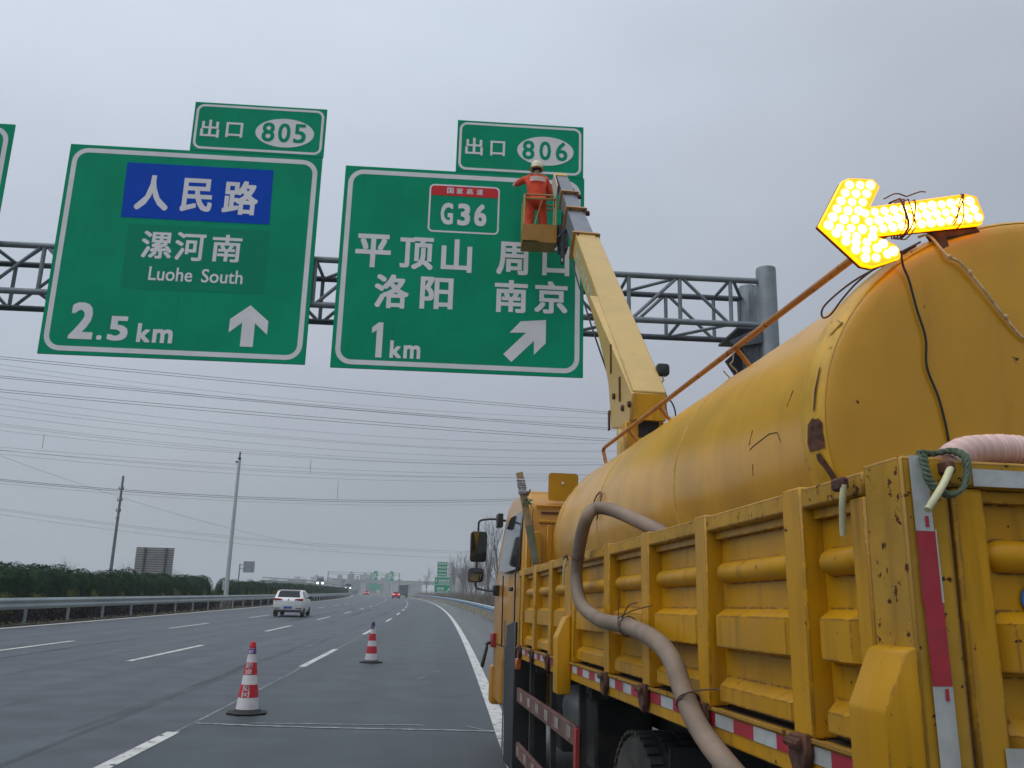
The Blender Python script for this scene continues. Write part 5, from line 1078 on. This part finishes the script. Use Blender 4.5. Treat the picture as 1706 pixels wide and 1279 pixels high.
# ------------------------------------------------------------------ far structures
conc = mat('far_concrete', (.26, .26, .27), .9, var=.12, scale=.05)
mb = MB()                                            # ramp road climbing on the left beyond the median
S = [(-60, 300, 6.6), (-52, 305, 4.7), (-46, 315, 3.6), (-40, 335, 2.7), (-37, 365, 1.9)]
S = [(-63, 298, 4.3), (-50, 312, 3.8), (-43, 335, 2.7), (-40, 365, 1.9)]
vs = []
for x, y, z in S: vs += [(x, y, -.4), (x, y, z), (x+.5, y+9, z), (x+.5, y+9, -.4)]
mb.add(vs, [(4*i+j, 4*i+j+1, 4*i+j+5, 4*i+j+4) for i in range(len(S)-1) for j in range(3)]); struct(mb.build('ramp_road', conc, smooth=0))
t = thing('guardrail', 'pale guardrail along the edge of the distant ramp road on the left', 'guardrail', (-63, 298, 4.3)); b0 = t.location.copy()
mb = MB().tube([(x, y-.1, z+.75) for x, y, z in S], .17, 6); mb.build('beam', galv, t, b0)
for i in range(len(S)-1):
    for k in range(5):
        p = Vector(S[i]).lerp(Vector(S[i+1]), k/5); MB().bar(p, p+Vector((0, 0, .7)), .06, 6).build('post', galv, t, b0)
oncoming('oncoming lorry with two glaring white headlamps on the ramp beyond the median bushes', -45.6, 309, 2.9, 1.25)
oncoming('oncoming lorry with weak headlamps, farther along the ramp beyond the bushes', -40.2, 345, 1.6, .8)
t = thing('viaduct', 'grey road viaduct on piers crossing the far horizon ahead', 'viaduct', (20, 640, -.35))
MB().box(-95, 190, -6, 6, 7.2, 8.9).build('deck', conc, t); MB().box(-95, 190, -6.2, -6, 8.9, 9.7).build('parapet', conc, t)
for k in range(15): MB().box(-92+20*k, -90+20*k, -3, 3, 0, 7.2).build('pier', conc, t)
def wallmat(name, c):
    m = mat(name, c, .85, var=.06, scale=.03); tr_ = m.node_tree; b = tr_.nodes['Principled BSDF']; br = tr_.nodes.new('ShaderNodeTexBrick'); tcn = tr_.nodes.new('ShaderNodeTexCoord'); mp = tr_.nodes.new('ShaderNodeMapping'); mp.inputs['Rotation'].default_value = (math.pi/2, 0, 0); mp.inputs['Scale'].default_value = (.3, .3, .3)
    tr_.links.new(tcn.outputs['Object'], mp.inputs[0]); tr_.links.new(mp.outputs[0], br.inputs['Vector']); br.offset = 0; br.inputs['Color1'].default_value = (*[v*.35 for v in c], 1); br.inputs['Color2'].default_value = (*[v*.45 for v in c], 1); br.inputs['Mortar'].default_value = (*c, 1); br.inputs['Mortar Size'].default_value = .14; br.inputs['Brick Width'].default_value = 1; br.inputs['Row Height'].default_value = .9
    tr_.links.new(br.outputs[0], b.inputs['Base Color']); return m
WM = [wallmat('far_wall_grey', (.22, .22, .25)), wallmat('far_wall_pale', (.34, .33, .33)), wallmat('far_wall_dull', (.17, .165, .18))]
random.seed(21)
BL = []
for px, hpx, wpx, D in ((505, 14, 22, 900), (535, 18, 16, 1000), (470, 10, 26, 1000), (556, 13, 26, 800), (572, 16, 14, 620), (590, 24, 11, 800), (600, 15, 12, 620), (612, 23, 14, 900), (624, 18, 16, 700), (646, 20, 14, 900), (668, 14, 20, 900), (690, 11, 22, 900), (700, 16, 9, 1000), (760, 38, 10, 700), (768, 30, 8, 640), (778, 36, 9, 760), (790, 28, 12, 820), (812, 30, 10, 760), (825, 24, 14, 900), (430, 9, 24, 1000), (1190, 8, 20, 1100), (300, 8, 40, 1100), (120, 9, 50, 1100)):
    x = (px-754)/F_PX*D+.0; h = (hpx/F_PX)*D+2.2; wd = wpx/F_PX*D; BL.append((x, D, wd, h))
for i, (x, y, wd, h) in enumerate(BL):
    t = thing('distant_building', 'hazy grey block among the buildings along the far skyline', 'building', (x, y, -.35), (0, 0, random.uniform(-.2, .2)), 'hazy skyline buildings')
    MB().box(-wd/2, wd/2, -7, 7, 0, h, 0).build('wall', WM[i % 3], t, smooth=0)
    MB().box(-wd/2-.3, wd/2+.3, -7.3, 7.3, h, h+.6).box(-wd*.15, wd*.2, -3, 3, h+.6, h+3).build('roof', conc, t)
for px in (1094,):
    pass
# ------------------------------------------------------------------ air
hz_ = MB().box(-1500, 1500, -300, 1300, -1.5, 46); ho = hz_.build('haze', bpy.data.materials.new('haze'), smooth=0); struct(ho, 'stuff')
hm = ho.data.materials[0]; hm.use_nodes = True; hm.node_tree.nodes.clear(); o_ = hm.node_tree.nodes.new('ShaderNodeOutputMaterial'); v_ = hm.node_tree.nodes.new('ShaderNodeVolumePrincipled')
v_.inputs['Color'].default_value = (.84, .89, .93, 1); v_.inputs['Density'].default_value = .0007; v_.inputs['Anisotropy'].default_value = .0; hm.node_tree.links.new(v_.outputs[0], o_.inputs['Volume'])
